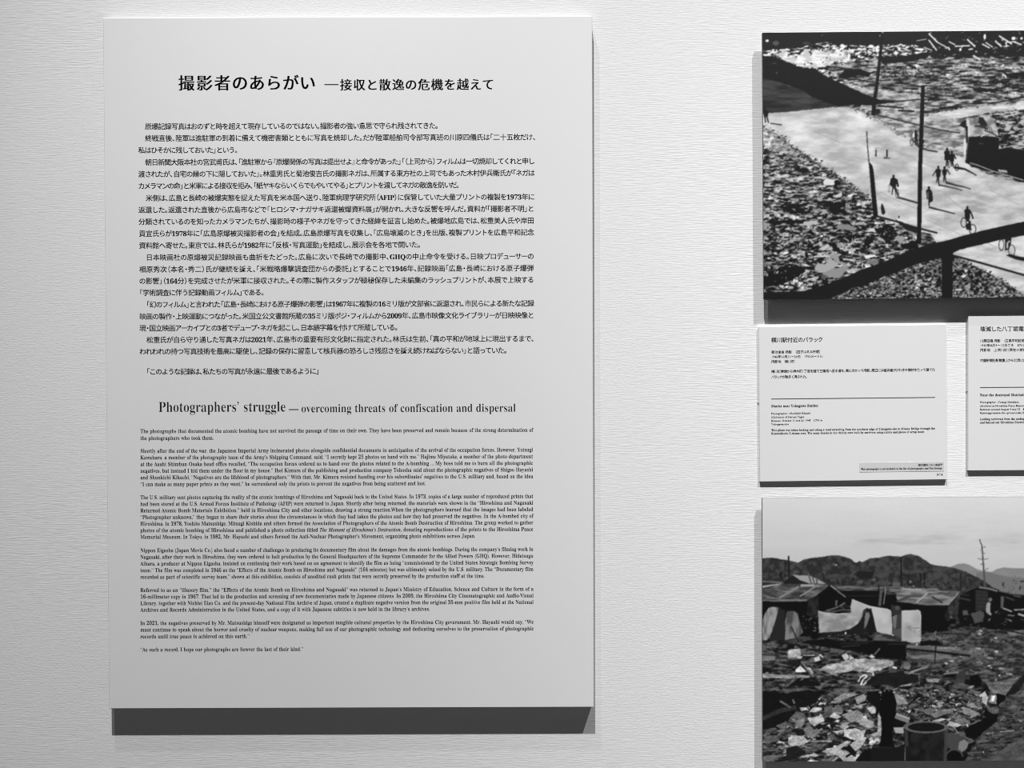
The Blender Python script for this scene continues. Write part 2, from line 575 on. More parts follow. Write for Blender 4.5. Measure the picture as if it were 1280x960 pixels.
c2 = caption((1210.3, 393.2), (1444.0, 391.8), (1210.2, 588.2), 'plain white caption card at the right edge, higher than the other caption card')
text(c2, 'small', '壊滅した八丁堀電車通り', 1225, 1300.5, 411.2, 6.9, name='title_text')
text(c2, 'tiny', '川原四儀 撮影　（広島平和記念資料館所蔵）', 1225, 1303, 426.0, 4.2)
text(c2, 'tiny', '1945年8月9～13日ごろ　870メートル', 1225, 1294, 431.6, 4.1)
text(c2, 'tiny', '撮影地　上流川町（現在の胡町）', 1225, 1285, 437.5, 4.2)
text(c2, 'tiny', '中国新聞社新館屋上から北西に向かって撮影。', 1225, 1303, 450.5, 4.2)
bar(c2, 'divider_line', 1225, 1430, 484.3, 482.6, 0.75, M_INKG)
text(c2, 'caption', 'Near the destroyed Hatchobori Streetcar Stop', 1225, 1316, 495.2, 4.6)
text(c2, 'sans', 'Photographer : Yotsugi Kawahara', 1225, 1273.5, 503.8, 3.3)
text(c2, 'sans', '(Archived at Hiroshima Peace Memorial Museum)', 1225, 1298, 508.4, 3.3)
text(c2, 'sans', 'Between around August 9 and 13   870 m', 1225, 1288, 512.8, 3.3)
text(c2, 'sans', 'Kaminagarekawa-cho (present-day Ebisu-cho)', 1225, 1294, 517.2, 3.3)
text(c2, 'caption', 'Looking northwest from the rooftop of the new building over the streetcars', 1225, 1342, 525.0, 3.7)
text(c2, 'caption', 'and burned out Hiroshima Electric Railway cars.', 1225, 1302, 529.2, 3.7)

build_glyphs()
emit_texts()


# ------------------------------------------------------------------ painting the two photographic prints
# each print is a monochrome silver print: its picture is drawn with numpy polygons, strokes and grain,
# then stored as the colour of a fine grid of the flat print
class Canvas:
    S = 2.0

    def __init__(self, x0, y0, x1, y1, seed):
        self.x0, self.y0 = x0, y0
        self.W, self.H = int((x1 - x0) * self.S), int((y1 - y0) * self.S)
        self.a = np.zeros((self.H, self.W), np.float32)
        self.r = np.random.RandomState(seed)

    def noise(self, sx, sy, octaves=3, seed=0):
        """value noise in 0..1, cells sx by sy photo pixels"""
        r = np.random.RandomState(seed)
        out = np.zeros((self.H, self.W), np.float32)
        amp, tot = 1.0, 0.0
        for o in range(octaves):
            cx, cy = max(sx * self.S / 2 ** o, 1.2), max(sy * self.S / 2 ** o, 1.2)
            gw, gh = int(self.W / cx) + 3, int(self.H / cy) + 3
            g = r.rand(gh, gw).astype(np.float32)
            xs, ys = np.arange(self.W) / cx, np.arange(self.H) / cy
            xi, yi = xs.astype(int), ys.astype(int)
            fx, fy = xs - xi, ys - yi
            fx, fy = fx * fx * (3 - 2 * fx), fy * fy * (3 - 2 * fy)
            r0 = g[yi][:, xi] * (1 - fx) + g[yi][:, xi + 1] * fx
            r1 = g[yi + 1][:, xi] * (1 - fx) + g[yi + 1][:, xi + 1] * fx
            out += amp * (r0 * (1 - fy)[:, None] + r1 * fy[:, None])
            tot += amp
            amp *= 0.6
        out /= tot
        return np.clip((out - 0.5) * 1.7 + 0.5, 0, 1)

    def box_(self, pts, pad=1):
        p = (np.array(pts, float) - [self.x0, self.y0]) * self.S
        a = np.floor(p.min(0) - pad).astype(int)
        b = np.ceil(p.max(0) + pad).astype(int)
        xa, ya = max(a[0], 0), max(a[1], 0)
        xb, yb = min(b[0] + 1, self.W), min(b[1] + 1, self.H)
        return p, xa, ya, xb, yb

    def mask(self, pts):
        p, xa, ya, xb, yb = self.box_(pts)
        if xb <= xa or yb <= ya:
            return None
        X, Y = np.meshgrid(np.arange(xa, xb) + 0.5, np.arange(ya, yb) + 0.5)
        ins = np.zeros(X.shape, bool)
        n = len(p)
        for i in range(n):
            x1, y1 = p[i]
            x2, y2 = p[(i + 1) % n]
            if y1 == y2:
                continue
            c = ((y1 > Y) != (y2 > Y)) & (X < (x2 - x1) * (Y - y1) / (y2 - y1) + x1)
            ins ^= c
        return ins, (slice(ya, yb), slice(xa, xb))

    def poly(self, pts, val, rough=0.0, tex=None):
        if rough:
            pts = self.ragged(pts, rough)
        m = self.mask(pts)
        if m is None:
            return
        ins, sl = m
        v = val if tex is None else tex[sl][ins]
        self.a[sl][ins] = v

    def full(self, pts, rough=0.0):
        """whole-canvas boolean mask"""
        if rough:
            pts = self.ragged(pts, rough)
        out = np.zeros((self.H, self.W), bool)
        m = self.mask(pts)
        if m is not None:
            out[m[1]] = m[0]
        return out

    def ragged(self, pts, amt, step=3.0):
        out = []
        n = len(pts)
        for i in range(n):
            a, b = np.array(pts[i], float), np.array(pts[(i + 1) % n], float)
            k = max(1, int(np.hypot(*(b - a)) / step))
            for j in range(k):
                q = a + (b - a) * j / k
                out.append(q + self.r.uniform(-amt, amt, 2))
        return out

    def line(self, pts, w, val, w2=None):
        for i in range(len(pts) - 1):
            a, b = np.array(pts[i], float), np.array(pts[i + 1], float)
            wa = w if w2 is None else w + (w2 - w) * i / max(1, len(pts) - 1)
            wb = w if w2 is None else w + (w2 - w) * (i + 1) / max(1, len(pts) - 1)
            d = b - a
            L = np.hypot(*d) or 1
            nrm = np.array([-d[1], d[0]]) / L
            ex = d / L * 0.25
            self.poly([a - ex + nrm * wa / 2, b + ex + nrm * wb / 2, b + ex - nrm * wb / 2, a - ex - nrm * wa / 2], val)

    def ell(self, cx, cy, rx, ry, val, ang=0.0):
        t = np.linspace(0, 2 * math.pi, 22)[:-1]
        x, y = rx * np.cos(t), ry * np.sin(t)
        c, s = math.cos(ang), math.sin(ang)
        self.poly(np.column_stack([cx + x * c - y * s, cy + x * s + y * c]), val)

    def ring(self, cx, cy, rx, ry, w, val):
        t = np.linspace(0, 2 * math.pi, 15)
        self.line([(cx + rx * math.cos(q), cy + ry * math.sin(q)) for q in t], w, val)

    def shards(self, pts, n, size, flat, vals, ang=0.25, dark=0.5, edge=True):
        """scattered broken tiles and splinters inside a polygon; each with a dark lower side"""
        m = self.mask(pts)
        if m is None:
            return
        ins, sl = m
        ys, xs = np.nonzero(ins)
        if not len(xs):
            return
        oy, ox = sl[0].start, sl[1].start
        idx = self.r.randint(0, len(xs), n)
        order = np.argsort(ys[idx])
        for i in idx[order]:
            cx, cy = self.x0 + (xs[i] + ox) / self.S, self.y0 + (ys[i] + oy) / self.S
            L = self.r.uniform(*size)
            h = L * self.r.uniform(*flat)
            a = self.r.normal(0, ang)
            k = self.r.randint(4, 7)
            t = np.sort(self.r.rand(k)) * 2 * math.pi
            x, y = L / 2 * np.cos(t) * self.r.uniform(.7, 1.1, k), h / 2 * np.sin(t) * self.r.uniform(.7, 1.2, k)
            c, s = math.cos(a), math.sin(a)
            P = np.column_stack([cx + x * c - y * s, cy + x * s + y * c])
            v = self.r.choice(vals) * self.r.uniform(.6, 1.2)
            if self.r.rand() < dark:
                self.poly(P + [self.r.uniform(-.3, .6), 0.35 + h * 0.25], self.r.uniform(8, 35))
            self.poly(P, min(v * (0.8 if L > 3.5 else 1.0), 240))
            if edge and L > 3.5:            # the upper facet catches more light
                Q = (P - [cx, cy]) * [0.86, 0.62] + [cx + self.r.uniform(-.4, .4), cy - h * 0.12]
                self.poly(Q, min(v * 1.06, 243))
                if L > 7 and self.r.rand() < .5:
                    self.line([P[0], P[len(P) // 2]], 0.6, v * .6)

    def fringe(self, pts, width, n, size, vals, flat=(.25, .6), ang=.3):
        """litter along an edge, so that no border between rubble and road is a clean cut"""
        pts = [np.array(q, float) for q in pts]
        seg = [np.hypot(*(pts[i + 1] - pts[i])) for i in range(len(pts) - 1)]
        tot = sum(seg)
        for _ in range(n):
            u = self.r.rand() * tot
            i = 0
            while u > seg[i] and i < len(seg) - 1:
                u -= seg[i]; i += 1
            d = (pts[i + 1] - pts[i]) / seg[i]
            q = pts[i] + d * u + np.array([-d[1], d[0]]) * self.r.normal(0, width)
            L = self.r.uniform(*size)
            self.ell(q[0], q[1], L / 2, L / 2 * self.r.uniform(*flat), self.r.choice(vals) * self.r.uniform(.85, 1.1), self.r.normal(0, ang))

    def grade(self, m, lo, hi, sx, sy, seed, fine=0.0):
        """uneven tone over an area: multiply by slow noise, then a little fine grain"""
        g = lo + (hi - lo) * self.noise(sx, sy, 3, seed)
        if fine:
            g = g * (1 - fine / 2 + fine * self.noise(1.6, 1.0, 2, seed + 1))
        self.a[m] = (self.a * g)[m]

    def soften(self, m, k):
        b = self.a.copy()
        self.blur(k)
        b[m] = self.a[m]
        self.a = b

    def blur(self, k):
        """separable 3-tap blur, k times"""
        for _ in range(k):
            a = self.a
            b = np.pad(a, 1, mode='edge')
            a = (b[1:-1, :-2] + 2 * b[1:-1, 1:-1] + b[1:-1, 2:]) / 4
            b = np.pad(a, 1, mode='edge')
            self.a = (b[:-2, 1:-1] + 2 * b[1:-1, 1:-1] + b[2:, 1:-1]) / 4

    def sample(self, X, Y):
        x = np.clip((X - self.x0) * self.S - 0.5, 0, self.W - 1.001)
        y = np.clip((Y - self.y0) * self.S - 0.5, 0, self.H - 1.001)
        xi, yi = x.astype(int), y.astype(int)
        fx, fy = x - xi, y - yi
        a = self.a
        return ((a[yi, xi] * (1 - fx) + a[yi, xi + 1] * fx) * (1 - fy) + (a[yi + 1, xi] * (1 - fx) + a[yi + 1, xi + 1] * fx) * fy)


def streaks(c, lo, hi, sx, sy, contrast, seed, octv=3):
    n = c.noise(sx, sy, octv, seed)
    n = np.clip((n - 0.5) * contrast + 0.5, 0, 1)
    return lo + (hi - lo) * n


def paint_street():
    c = Canvas(953, 38, 1452, 377, 5)
    A = c.a
    # ground of fine rubble: horizontal streaks
    A[:] = streaks(c, 25, 165, 8, 1.6, 1.9, 11, 4)
    right = 1452
    # --- far strip: bright splintered wood over black
    A[c.full([(953, 38), (right, 38), (right, 100), (953, 100)])] = 26
    hi = streaks(c, 14, 252, 4.5, 1.5, 3.2, 3, 3)
    fm = c.full([(953, 64), (975, 61), (1000, 60), (1012, 56), (1030, 53), (1060, 57), (1100, 57), (1120, 55), (1145, 57), (1158, 62), (1170, 80),
                 (1140, 84), (1100, 88), (1085, 110), (1060, 108), (1040, 98), (1022, 88), (953, 74)], 1.0)
    A[fm] = hi[fm]
    mid = streaks(c, 22, 190, 9, 1.6, 2.0, 8, 4)
    gm = c.full([(1030, 80), (1100, 72), (1160, 72), (right, 70), (right, 140), (1280, 128), (1165, 140), (1120, 150), (1085, 144), (1060, 112)], 1.0)
    A[gm] = mid[gm]
    # pale dust between the rubble
    pm = c.full([(1062, 107), (1100, 112), (1150, 118), (1150, 148), (1110, 150), (1098, 124), (1080, 117)], 1.0)
    A[pm] = streaks(c, 95, 215, 9, 2.5, 1.7, 21, 3)[pm]
    gm2 = c.full([(1085, 143), (1140, 146), (1165, 141), (1210, 150), (1208, 203), (1158, 185), (1120, 163)], 0.5)
    A[gm2] = streaks(c, 95, 200, 10, 3, 1.6, 22, 3)[gm2]
    # upper black strip
    c.poly([(953, 38), (1170, 38), (1158, 60), (1145, 56), (1120, 52), (1095, 56), (1060, 54), (1030, 50), (1012, 54), (1000, 60), (975, 61), (953, 63)], 24, 0.8)
    for q in [(959, 51, 2.2, 1.7, 235), (970, 54, 4, 3, 80), (1008, 54, 5, 2, 55), (1028, 44, 1.2, .8, 90)]:
        c.ell(*q[:4], q[4])
    # solid white patches of rubble
    wt = streaks(c, 195, 246, 8, 2.2, 2.0, 31, 2)
    c.poly([(970, 67), (984, 64), (985, 71), (1000, 68), (1006, 60), (1020, 63), (1040, 66), (1058, 62), (1058, 72), (1040, 80), (1022, 85), (1008, 84.5), (993, 80), (979, 75.5)], 0, 0.9, tex=wt)
    c.shards([(990, 60), (1060, 56), (1060, 84), (1000, 80)], 70, (1.5, 5), (.3, .8), [20, 30, 60, 240], .5, 0)
    c.shards([(1060, 58), (1098, 58), (1098, 80), (1060, 76)], 70, (2, 6), (.25, .7), [245, 235, 20, 25], .5, .3)
    c.shards([(1102, 58), (1150, 56), (1150, 64), (1130, 70), (1102, 71)], 60, (2, 7), (.25, .6), [245, 230, 210, 30], .4, .3)
    c.poly([(1102, 71), (1130, 70), (1165, 64), (1160, 72), (1130, 78), (1102, 79)], 22, 0.8)
    c.shards([(1100, 80), (1165, 76), (1165, 98), (1100, 98)], 120, (2, 8), (.2, .5), [200, 160, 120, 60, 25], .3, .4)
    c.poly([(1141, 81), (1146, 80), (1152, 83), (1146, 84)], 245)
    c.poly([(1158, 88), (1163, 88), (1163, 89.5), (1158, 89.5)], 230)
    c.shards([(1024, 88), (1060, 98), (1095, 115), (1092, 120), (1060, 108), (1040, 99), (1026, 92)], 60, (2, 7), (.3, .7), [235, 215, 200], .4, .1)
    c.poly([(1048, 97), (1056, 87), (1076, 86), (1089, 92), (1086, 96), (1074, 94), (1060, 98)], 17, 0.5)
    # the ruins with white timbers, upper right
    A[c.full([(1163, 38), (right, 38), (right, 66), (1200, 70), (1163, 62)])] = 24
    c.shards([(1163, 40), (1280, 40), (right, 40), (right, 72), (1163, 70)], 420, (1.5, 7), (.15, .5), [230, 190, 120, 60, 28, 22, 24], .6, .3)
    for a, b, ww in [((1161, 42), (1172, 53), 2), ((1172, 53), (1185, 60), 1.3), ((1161, 50), (1171, 63), 1.6), ((1186, 52), (1194, 56), 1.2),
                     ((1194, 58), (1212, 57), 1.6), ((1209, 49), (1219, 58.5), 1.8), ((1228, 55), (1237, 60), 1.6), ((1232, 53), (1241, 59), 1.3),
                     ((1244, 51), (1252, 58.5), 1.8), ((1249, 45), (1265, 55), 1.8), ((1257, 53), (1259, 58), 1.4), ((1257, 53), (1270, 52), 1.3),
                     ((1267, 52), (1277, 56), 1.6), ((1217, 70), (1226, 75), 2.2), ((1155, 59), (1165, 63), 1.2), ((1100, 44), (1103, 50), 1.2),
                     ((1102, 38), (1104, 42), 1.5), ((1211, 62), (1216, 61), 1.6), ((1254, 58), (1262, 57.5), 1.2), ((1146, 51), (1158, 49), .9),
                     ((1300, 45), (1318, 55), 1.8), ((1320, 50), (1338, 57), 1.6), ((1352, 47), (1370, 58), 1.8), ((1390, 50), (1406, 60), 1.5)]:
        c.line([a, b], ww, 236)
    c.ell(1231, 46, 1.5, 3.5, 235)
    c.ell(1267, 48, 2.6, 2.2, 245)
    c.ell(1277, 48, 1.6, 1.6, 235)
    c.ell(1200.5, 62, 1.4, 1.8, 240)
    c.poly([(1250, 83), (1255, 80), (1256, 83), (1268, 84), (1278, 85), (1268, 86.5), (1260, 86)], 215, .5)
    c.poly([(1252, 93), (1257, 92), (1259, 98), (1257, 98), (1256, 95), (1254, 95), (1254, 97)], 232)
    c.poly([(1215, 111), (1225, 109), (1235, 111), (1248, 110), (1248, 114), (1232, 115), (1218, 113)], 24, .7)
    c.poly([(1209, 82), (1228, 84), (1227, 87), (1213, 86)], 22, .8)
    c.poly([(1250, 88), (1262, 92), (1280, 90), (right, 88), (right, 96), (1262, 98)], 22, .9)
    c.line([(1160, 118), (1190, 114), (1235, 121)], 1.4, 120)
    c.shards([(1100, 98), (1280, 80), (right, 76), (right, 122), (1230, 126), (1160, 132), (1110, 120)], 420, (1.5, 6), (.15, .4), [60, 90, 120, 150, 35, 185], .2, .25)
    up = c.full([(1100, 72), (right, 70), (right, 122), (1100, 122)])
    c.grade(up, .75, 1.15, 24, 7, 201, .5)
    dust = streaks(c, 90, 215, 9, 2.2, 1.7, 23, 3)
    A[pm] = (A * .3 + dust * .7)[pm]
    for a, b, ww in [((1116, 127), (1150, 124), 1.4), ((1160, 125), (1172, 121), 3), ((1175, 135), (1198, 133), 2.6), ((1236, 129), (1265, 125), 1.6),
                     ((1216, 127), (1238, 123.5), 1.5), ((1098, 132), (1130, 135), 2.0), ((1123, 138), (1143, 139), 2.2), ((1098, 126), (1118, 127), 3.4),
                     ((1262, 124), (1290, 120), 2.0), ((1290, 121), (1440, 112), 1.6)]:
        c.line([a, b], ww, 26)
    # side path
    c.poly([(1140, 149), (1165, 142), (1200, 135), (1240, 130.5), (1280, 127), (right, 118), (right, 128), (1280, 136), (1240, 140), (1222, 143), (1205, 147), (1180, 150), (1160, 153), (1146, 155)],
           0, .4, tex=streaks(c, 165, 225, 20, 4, 1.3, 41, 3))
    # rubble right of the bus
    rb = c.full([(1240, 141), (1280, 137), (right, 129), (right, 200), (1280, 186), (1247, 187)], .6)
    A[rb] = streaks(c, 14, 185, 6, 2, 2.6, 43, 3)[rb]
    c.shards([(1248, 143), (right, 132), (right, 190), (1250, 186)], 330, (2, 8), (.15, .4), [150, 180, 110, 60, 22, 24], .3, .4)
    # --- the road in full sun
    road = streaks(c, 168, 218, 22, 7, 1.3, 51, 4)
    yy = (np.arange(c.H) / c.S + c.y0)[:, None] + 0 * A
    xx = (np.arange(c.W) / c.S + c.x0)[None, :] + 0 * A
    road = road + 12 * np.exp(-((xx - 1000) / 14) ** 2) - 10 * ((xx > 1180) & (yy > 225) & (yy < 285))
    c.poly([(953, 142), (990, 139), (1020, 136), (1050, 133.3), (1064, 134.5), (1076, 139), (1085, 144), (1100, 151), (1114, 159), (1128, 168), (1140, 173), (1158, 185), (1185, 188), (1205, 198),
            (1213, 207), (1235, 218), (1260, 224), (1280, 228), (right, 262), (right, 377), (1283, 372), (1260, 355), (1240, 343), (1215, 331), (1195, 323), (1180, 320),
            (1165, 293), (1140, 286), (1098, 270), (1092, 255), (1084, 247), (1075, 240), (1065, 233), (1055, 226), (1040, 215), (1025, 205), (1010, 196), (1000, 188), (985, 179), (968, 166), (953, 158)],
           0, .7, tex=np.clip(road, 0, 235))
    c.a += 22 * np.exp(-(((xx - 1072) * .86 + (yy - 146) * .5) / 22) ** 2 - ((-(xx - 1072) * .5 + (yy - 146) * .86) / 5) ** 2)
    A = c.a
    c.fringe([(1062, 134), (1076, 138.5), (1085, 143.5), (1100, 151), (1128, 168), (1158, 185)], 1.6, 160, (1, 4.5), [120, 150, 175, 200, 90])
    c.fringe([(1020, 136), (1050, 133.5), (1063, 134.5)], .6, 20, (1, 3), [40, 120, 200])
    c.fringe([(1140, 149), (1200, 135), (1280, 127)], .8, 70, (1.5, 5), [60, 110, 160], (.15, .35), .15)
    c.fringe([(1150, 154), (1205, 147), (1240, 140), (1280, 136)], .9, 70, (1, 4), [70, 120, 160], (.15, .35), .15)
    for a, b in [((1080, 170), (1180, 215)), ((1100, 240), (1148, 262)), ((1160, 275), (1200, 292)), ((1178, 240), (1205, 262)), ((1020, 165), (1050, 178)), ((1240, 238), (1275, 256)), ((1230, 302), (1278, 322))]:
        c.line([a, b], .8, 158)
    # people standing in shade and sun, shadow masses
    c.poly([(953, 70), (966, 70), (978, 75.5), (990, 80), (1002, 84.5), (1012, 85.5), (1020, 85.5), (1024, 92), (1035, 98), (1048, 102), (1060, 108), (1075, 115), (1090, 121), (1099, 124.5),
            (1112, 128), (1090, 131.5), (1060, 131), (1048, 133.5), (1033, 128), (1015, 121), (1003, 113), (975, 103), (953, 97)], 17, .35)
    c.shards([(953, 63), (972, 62), (982, 66), (972, 70), (953, 70)], 16, (2, 5), (.4, .9), [240, 225, 60], .5, 0)
    c.ell(968, 79, 3, 1.2, 55); c.ell(971, 91, 1.2, 1.6, 75)
    c.poly([(953, 97), (975, 103), (1003, 113), (1015, 121), (1033, 128), (1049, 133), (1020, 136), (990, 139), (953, 142)], 0, .3, tex=streaks(c, 32, 68, 26, 5, 1.4, 61, 3))
    # --- left slope of wreckage
    L = [(953, 158), (968, 166), (985, 180), (1000, 189), (1010, 197), (1025, 206), (1040, 216), (1055, 226), (1065, 234), (1075, 241), (1085, 248), (1092, 257), (1098, 271), (1140, 287), (1152, 292),
         (1152, 312), (1060, 347), (1010, 366), (953, 368)]
    lm = c.full(L, 1.2)
    A[lm] = streaks(c, 8, 165, 6, 2.0, 2.6, 71, 3)[lm]
    fade = c.full([(953, 160), (975, 172), (995, 188), (1000, 205), (975, 190), (953, 180)], 1)
    A[fade] = A[fade] * .4 + 100
    c.shards([(953, 172), (985, 185), (1010, 200), (1050, 230), (1090, 262), (1090, 285), (953, 285)], 620, (1.8, 9), (.12, .34), [150, 175, 120, 90, 60, 30, 18, 195], .25, .4)
    c.grade(lm, .75, 1.38, 14, 6, 211, .5)
    c.fringe([(953, 158), (968, 166), (985, 180), (1010, 197), (1040, 216), (1065, 234), (1085, 248), (1094, 262)], 2.2, 420, (1, 4), [95, 130, 160, 175, 60, 35])
    c.fringe([(1000, 190), (1040, 217), (1085, 249)], 1.6, 120, (1, 3.5), [20, 40, 90])
    c.shards([(953, 280), (1095, 280), (1148, 292), (1148, 305), (1060, 340), (1005, 362), (953, 362)], 560, (2, 9), (.2, .55), [190, 155, 110, 70, 25, 15, 15, 220], .6, .5)
    for P, v in [([(1018, 336), (1022, 329), (1032, 330), (1036, 326), (1044, 325), (1047, 332), (1036, 339), (1026, 341)], 165),
                 ([(1028, 342), (1040, 336), (1056, 333), (1062, 334), (1050, 345), (1043, 348), (1036, 345)], 140),
                 ([(1034, 318), (1047, 317), (1050, 326), (1060, 330), (1048, 330), (1043, 324)], 150),
                 ([(1027, 309), (1035, 304), (1037, 308), (1030, 313), (1024, 311)], 190), ([(1046, 310), (1048, 302), (1052, 306), (1050, 310)], 145),
                 ([(1080, 319), (1094, 318), (1096, 321), (1082, 323)], 228), ([(1082, 325), (1098, 324), (1098, 330), (1093, 332)], 115),
                 ([(1081, 331), (1090, 332), (1086, 335), (1082, 334)], 235), ([(1118, 296), (1128, 294), (1131, 298), (1128, 304), (1124, 303)], 150),
                 ([(1029, 227), (1033, 223), (1046, 225), (1043, 231), (1031, 231)], 215), ([(1025, 231), (1032, 231), (1031, 234), (1025, 233)], 205),
                 ([(1003, 281), (1006, 277), (1024, 274), (1021, 279), (1008, 282)], 180), ([(966, 216), (975, 219), (986, 219), (985, 221), (975, 221)], 205),
                 ([(981, 223), (992, 222), (1002, 220), (1000, 223), (983, 225)], 190), ([(1018, 221), (1033, 220), (1030, 223), (1019, 223)], 190),
                 ([(1018, 246), (1028, 249), (1048, 249), (1038, 251), (1024, 250)], 165), ([(1042, 245), (1052, 240), (1053, 245), (1046, 247)], 195),
                 ([(1060, 243), (1066, 243), (1064, 246), (1060, 246)], 225), ([(1020, 262), (1032, 261), (1036, 266), (1026, 268), (1018, 265)], 160),
                 ([(982, 238), (995, 237), (994, 239), (983, 240)], 205), ([(1095, 296), (1108, 298), (1111, 302), (1100, 301)], 165),
                 ([(1087, 285), (1094, 286), (1094, 290), (1085, 290)], 205), ([(1048, 279), (1068, 283), (1069, 288), (1046, 286)], 130),
                 ([(953, 277), (962, 278), (958, 286), (953, 288)], 150), ([(1000, 355), (1002, 351), (1001, 358), (996, 359)], 215)]:
        c.poly(P, v, .5)
    for P in [[(973, 257), (985, 252), (1000, 256), (1008, 259), (1015, 266), (1002, 268), (985, 265)], [(1020, 252), (1044, 252), (1058, 250), (1055, 267), (1045, 268), (1035, 262)],
              [(1053, 250), (1056, 249), (1058, 262), (1064, 270), (1052, 268)], [(953, 276), (985, 275), (998, 277), (990, 280), (960, 279)], [(975, 334), (990, 329), (1006, 336), (1004, 345), (985, 350), (958, 348), (962, 338)],
              [(1095, 288), (1108, 280), (1118, 284), (1122, 292), (1112, 304), (1100, 296)], [(1036, 302), (1042, 310), (1054, 318), (1050, 310)], [(953, 345), (975, 345), (985, 352), (970, 358), (953, 356)],
              [(1080, 300), (1092, 297), (1088, 306), (1080, 308)], [(1125, 305), (1148, 300), (1148, 310), (1132, 312)], [(1043, 227), (1049, 225), (1047, 236), (1043, 234)],
              [(982, 207), (1000, 210), (1012, 212), (1010, 214), (996, 212)]]:
        c.poly(P, 15, 1.6)
    c.fringe([(960, 262), (1055, 262)], 5, 60, (2, 6), [120, 90, 60, 160, 20], (.2, .4))
    c.fringe([(958, 342), (1005, 342)], 6, 40, (1.5, 4), [130, 200, 60, 20], (.2, .5), .8)
    c.fringe([(1098, 290), (1120, 300)], 5, 22, (1.5, 5), [120, 60, 160, 20], (.2, .4), .8)
    # --- rubble under the beam
    m = c.full([(1038, 377), (1060, 362), (1095, 349), (1120, 341), (1150, 328), (1180, 320), (1180, 377)], .8)
    A[m] = streaks(c, 10, 165, 3, 1.8, 2.4, 81, 3)[m]
    c.shards([(1045, 374), (1095, 352), (1178, 324), (1178, 376)], 480, (1.5, 6), (.2, .5), [170, 130, 95, 60, 20, 210], .6, .4)
    c.shards([(1045, 376), (1100, 360), (1178, 352), (1178, 376)], 160, (1.8, 6), (.2, .5), [215, 190, 150, 20], .7, .4)
    m = c.full([(1190, 318), (1205, 325), (1222, 335), (1245, 346), (1262, 356), (1283, 372), (1283, 377), (1190, 377)], 1)
    A[m] = streaks(c, 10, 140, 3.5, 2.4, 2.4, 82, 3)[m]
    c.shards([(1192, 322), (1225, 338), (1262, 358), (1276, 374), (1192, 376)], 260, (1.5, 6), (.2, .5), [170, 130, 80, 40, 18, 18], .7, .4)
    c.shards([(1195, 366), (1240, 368), (1270, 370), (1270, 376), (1195, 376)], 60, (2, 6), (.3, .6), [235, 200, 160], .4, .4)
    for P, v in [([(1201, 345), (1210, 343), (1205, 347)], 240), ([(1206, 337), (1212, 338), (1207, 340)], 205), ([(1195, 361), (1204, 361), (1203, 363), (1195, 363)], 230)]:
        c.poly(P, v)
    under = c.full([(1038, 377), (1060, 362), (1095, 349), (1120, 341), (1150, 328), (1190, 316), (1283, 372), (1283, 377)])
    c.grade(under, .7, 1.2, 10, 8, 221, .5)
    c.fringe([(1192, 321), (1222, 335), (1245, 346), (1262, 356), (1281, 371)], 1.6, 110, (1, 4), [60, 110, 150, 25])
    # --- timber beam and post across the foreground
    c.poly([(953, 365), (975, 364.5), (1003, 364), (1018, 360), (1033, 355), (1047, 350), (1060, 345), (1075, 338), (1095, 331), (1106, 327), (1120, 320.5), (1140, 312), (1150, 309), (1170, 303.5), (1190, 299), (1205, 294.5),
            (1225, 289), (1240, 285.5), (1260, 281), (1280, 277), (1330, 266), (right, 240), (right, 258), (1330, 283), (1280, 294), (1250, 300), (1225, 306), (1200, 312), (1192, 316), (1191.5, 320), (1191.5, 377),
            (1178, 377), (1178, 322), (1165, 325), (1150, 329), (1135, 334), (1120, 341), (1107, 345), (1095, 350), (1080, 357), (1066, 360), (1055, 366), (1042, 371), (1036, 377), (953, 377)], 20, .3)
    c.line([(1191, 319), (1225, 328), (1280, 343.5), (right, 392)], 2.4, 20)
    # --- poles
    c.line([(1102.5, 41), (1101, 62), (1098, 90), (1095.5, 112), (1093, 126), (1091.8, 144)], 3.0, 18, 5.0)
    c.line([(1095, 143), (1120, 149), (1152, 157), (1180, 163), (1200, 166)], 1.6, 45)
    c.line([(1154, 107), (1153.2, 126), (1152, 165), (1150.5, 210), (1150, 250), (1149.2, 305)], 4.6, 15, 5.4)
    c.poly([(1152, 173), (1155.5, 175), (1155, 179), (1152, 179)], 15)
    c.line([(1083.6, 164), (1084.6, 182), (1086.5, 203)], 1.3, 50)
    c.poly([(1086, 202), (1090.5, 206), (1092, 212), (1093.5, 225), (1096, 252), (1098, 271), (1092, 271), (1090, 250), (1088, 225)], 15)
    c.line([(1096, 270), (1115, 275), (1148, 285), (1172, 291)], 2.2, 18)
    c.poly([(1118, 273), (1135, 280), (1148, 286), (1146, 292), (1130, 285)], 25, .8)
    # --- the burnt bus
    c.poly([(1203, 152), (1207.5, 149), (1209, 172), (1207, 160), (1199, 157)], 28, .3)
    c.poly([(1208, 147), (1218, 147.5), (1226, 144.5), (1238, 145), (1243, 150), (1247, 160), (1248.5, 170), (1240, 171), (1228, 169), (1213, 171.5), (1210, 168), (1208.5, 158)], 0, 0, tex=streaks(c, 120, 185, 9, 6, 1.4, 91, 2))
    c.poly([(1208, 148), (1212, 150), (1213, 170), (1210.5, 171)], 205)
    c.poly([(1224, 146), (1229, 147), (1233, 152), (1235, 157), (1231, 158), (1226, 156), (1223, 152)], 30, .4)
    c.poly([(1219, 156), (1226, 156.5), (1236, 160), (1234, 162), (1226, 159), (1219, 158)], 45, .3)
    for k in range(4):
        c.line([(1217.5 + 2 * k, 144), (1218.5 + 2 * k, 154)], .8, 55)
        c.line([(1230 + 3 * k, 156 + k), (1232 + 3 * k, 163 + k)], .9, 60)
    c.line([(1231, 163), (1240, 166), (1247, 170)], 1.2, 25)
